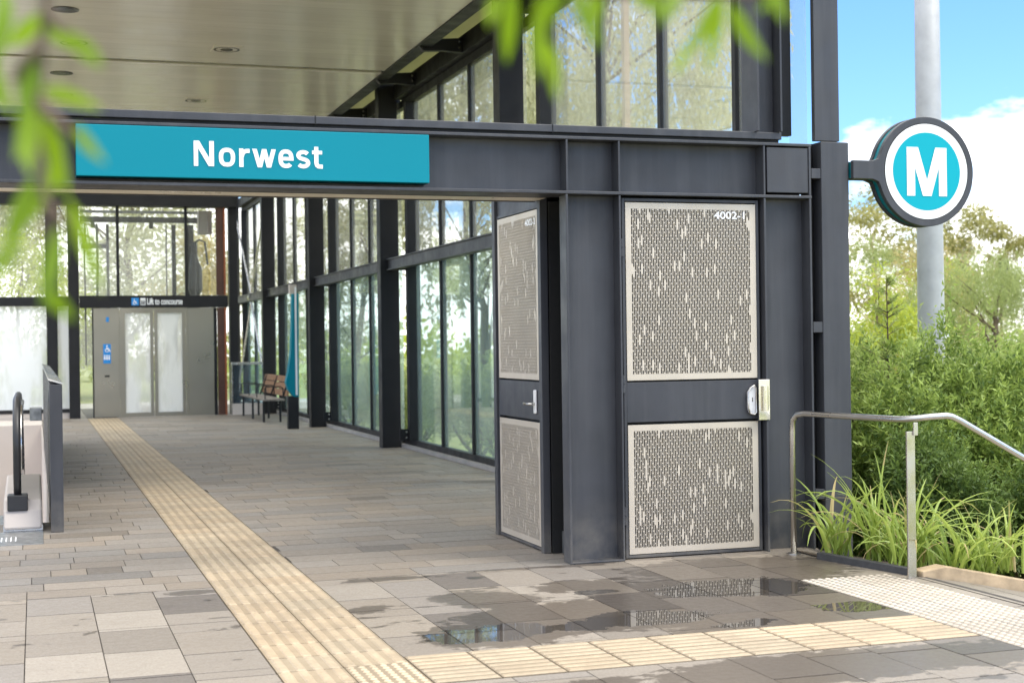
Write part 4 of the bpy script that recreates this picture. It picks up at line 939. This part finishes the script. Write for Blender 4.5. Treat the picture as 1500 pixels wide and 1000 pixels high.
branch('leafy_branch', 'blurred bright green twig hanging at the left edge in front of the beam', [[(90,-120,0),(70,-20,0),(60,80,.01),(55,200,.02),(70,320,.01),(75,400,0)], [(66,20,0),(110,60,.01),(135,80,.02)], [(60,150,.01),(95,190,.02),(120,200,.02)], [(70,300,.01),(100,330,.01)], [(62,60,0),(35,90,0),(22,120,0)]],
  [(-30,60,20,170,60,.3),(55,25,10,70,50,.7),(50,20,115,75,55,.5),(60,50,30,175,62,.15),(90,45,150,100,45,.5),(60,130,150,160,45,.8),(40,130,20,235,50,.4),(55,160,45,260,48,.6),(65,170,100,290,48,.9),
   (110,185,155,240,34,.9),(50,260,8,375,52,.2),(85,330,62,450,46,.2),(60,420,110,470,40,.5),(100,290,150,430,44,.9),(5,-30,-15,110,50,.3),(90,200,40,330,36,.85),(30,350,-20,420,40,.5)], (90,-120), 1.08, 5)
branch('leafy_branch', 'blurred bright green sprig hanging along the top edge in front of the glazing', [[(700,-60,0),(800,-20,0),(900,-10,.01),(1000,-10,.02),(1100,-5,.01),(1170,-20,0)]],
  [(750,-20,742,95,46,.3),(792,-10,786,120,44,.6),(800,60,815,150,34,.9),(730,-10,715,40,36,.7),(840,-20,880,75,46,.3),(880,-15,860,60,40,.6),(920,-20,990,25,42,.3),(1000,-20,960,40,42,.4),(1055,-10,1005,85,40,.6),(1062,0,1035,110,32,.85),
   (1072,5,1125,90,42,.35),(1130,-25,1150,35,40,.4),(1165,-40,1110,20,40,.5),(820,-30,800,40,46,.2),(1010,60,985,110,26,.9)], (700,-60), 1.12, 6)

# ------------------------------------------------------------------ light, sky, camera
SUN_EL, SUN_AZ = 56, 128           # azimuth measured clockwise from +Y (north); the sun stands to the right and behind the camera
sd_ = D.lights.new('sun', 'SUN'); sd_.energy = 1.5; sd_.angle = R(20); sd_.color = (1, .955, .88)
so = D.objects.new('sun', sd_); COL.objects.link(so)
dv = Vector((math.sin(R(SUN_AZ))*math.cos(R(SUN_EL)), math.cos(R(SUN_AZ))*math.cos(R(SUN_EL)), math.sin(R(SUN_EL))))
so.rotation_euler = dv.to_track_quat('Z', 'Y').to_euler(); so.location = (0, 0, 30)
w = D.worlds.new('World'); SC.world = w; w.use_nodes = True; nt = w.node_tree; nt.nodes.clear()
def wn(t, **k):
    n = nt.nodes.new(t)
    for a_, b_ in k.items(): setattr(n, a_, b_)
    return n
sky = wn('ShaderNodeTexSky', sky_type='NISHITA', sun_disc=False, sun_elevation=R(SUN_EL), sun_rotation=R(SUN_AZ), altitude=50, air_density=1.0, dust_density=.15, ozone_density=3.0)
tc = wn('ShaderNodeTexCoord'); sep = wn('ShaderNodeSeparateXYZ'); nt.links.new(tc.outputs['Generated'], sep.inputs[0])
mp = wn('ShaderNodeVectorMath', operation='MULTIPLY'); mp.inputs[1].default_value = (1, 1, 2.4); nt.links.new(tc.outputs['Generated'], mp.inputs[0])
nz = wn('ShaderNodeTexNoise'); nz.inputs['Scale'].default_value = 5.0; nz.inputs['Detail'].default_value = 9; nz.inputs['Roughness'].default_value = .55; nt.links.new(mp.outputs[0], nz.inputs['Vector'])
def wm_(op, a_, b_, clamp=False):
    n = wn('ShaderNodeMath', operation=op); n.use_clamp = clamp
    for i, v in enumerate((a_, b_)):
        if isinstance(v, bpy.types.NodeSocket): nt.links.new(v, n.inputs[i])
        else: n.inputs[i].default_value = v
    return n.outputs[0]
# cloud bank low over the horizon with a ragged top, plus bright unseen cover overhead, added for fill
top = wm_('ADD', .125, wm_('MULTIPLY', wm_('SUBTRACT', nz.outputs['Fac'], .5), .42))
low = wm_('MULTIPLY', wm_('SUBTRACT', top, sep.outputs[2]), 26.0, True)
hi = wm_('MULTIPLY', wm_('SUBTRACT', wm_('ADD', nz.outputs['Fac'], wm_('MULTIPLY', wm_('SUBTRACT', sep.outputs[2], .30), 1.2, True)), .56), 5.0, True)
cov = wm_('MAXIMUM', low, hi)
mx2 = wn('ShaderNodeMix', data_type='RGBA'); nt.links.new(cov, mx2.inputs[0]); tint = wn('ShaderNodeMix', data_type='RGBA', blend_type='MULTIPLY'); tint.inputs[0].default_value = 1; tint.inputs[7].default_value = (.52,.72,1.0,1); nt.links.new(sky.outputs[0], tint.inputs[6]); nt.links.new(tint.outputs[2], mx2.inputs[6]); mx2.inputs[7].default_value = (9.8, 9.75, 9.6, 1)
bg = wn('ShaderNodeBackground'); bg.inputs[1].default_value = .15; nt.links.new(mx2.outputs[2], bg.inputs[0])
wo = wn('ShaderNodeOutputWorld'); nt.links.new(bg.outputs[0], wo.inputs[0])

cam = D.cameras.new('camera'); co = D.objects.new('camera', cam); COL.objects.link(co); SC.camera = co
cam.sensor_width = 36; cam.lens = 36*F/1500; cam.clip_end = 2000; cam.clip_start = .05
from mathutils import Matrix
mw = Matrix.Identity(4)
for i in range(3): mw[i][0] = CR[i]; mw[i][1] = CU[i]; mw[i][2] = -_f[i]; mw[i][3] = O[i]
co.matrix_world = mw
cam.dof.use_dof = True; cam.dof.focus_distance = 10.0; cam.dof.aperture_fstop = 3.2
vs = SC.view_settings; vs.view_transform = 'Standard'; vs.look = 'None'; vs.gamma = 1; vs.exposure = 0.95
SC.cycles.max_bounces = 10; SC.cycles.transparent_max_bounces = 24; SC.cycles.diffuse_bounces = 8; SC.cycles.caustics_reflective = False; SC.cycles.caustics_refractive = False
SC.cycles.use_denoising = True
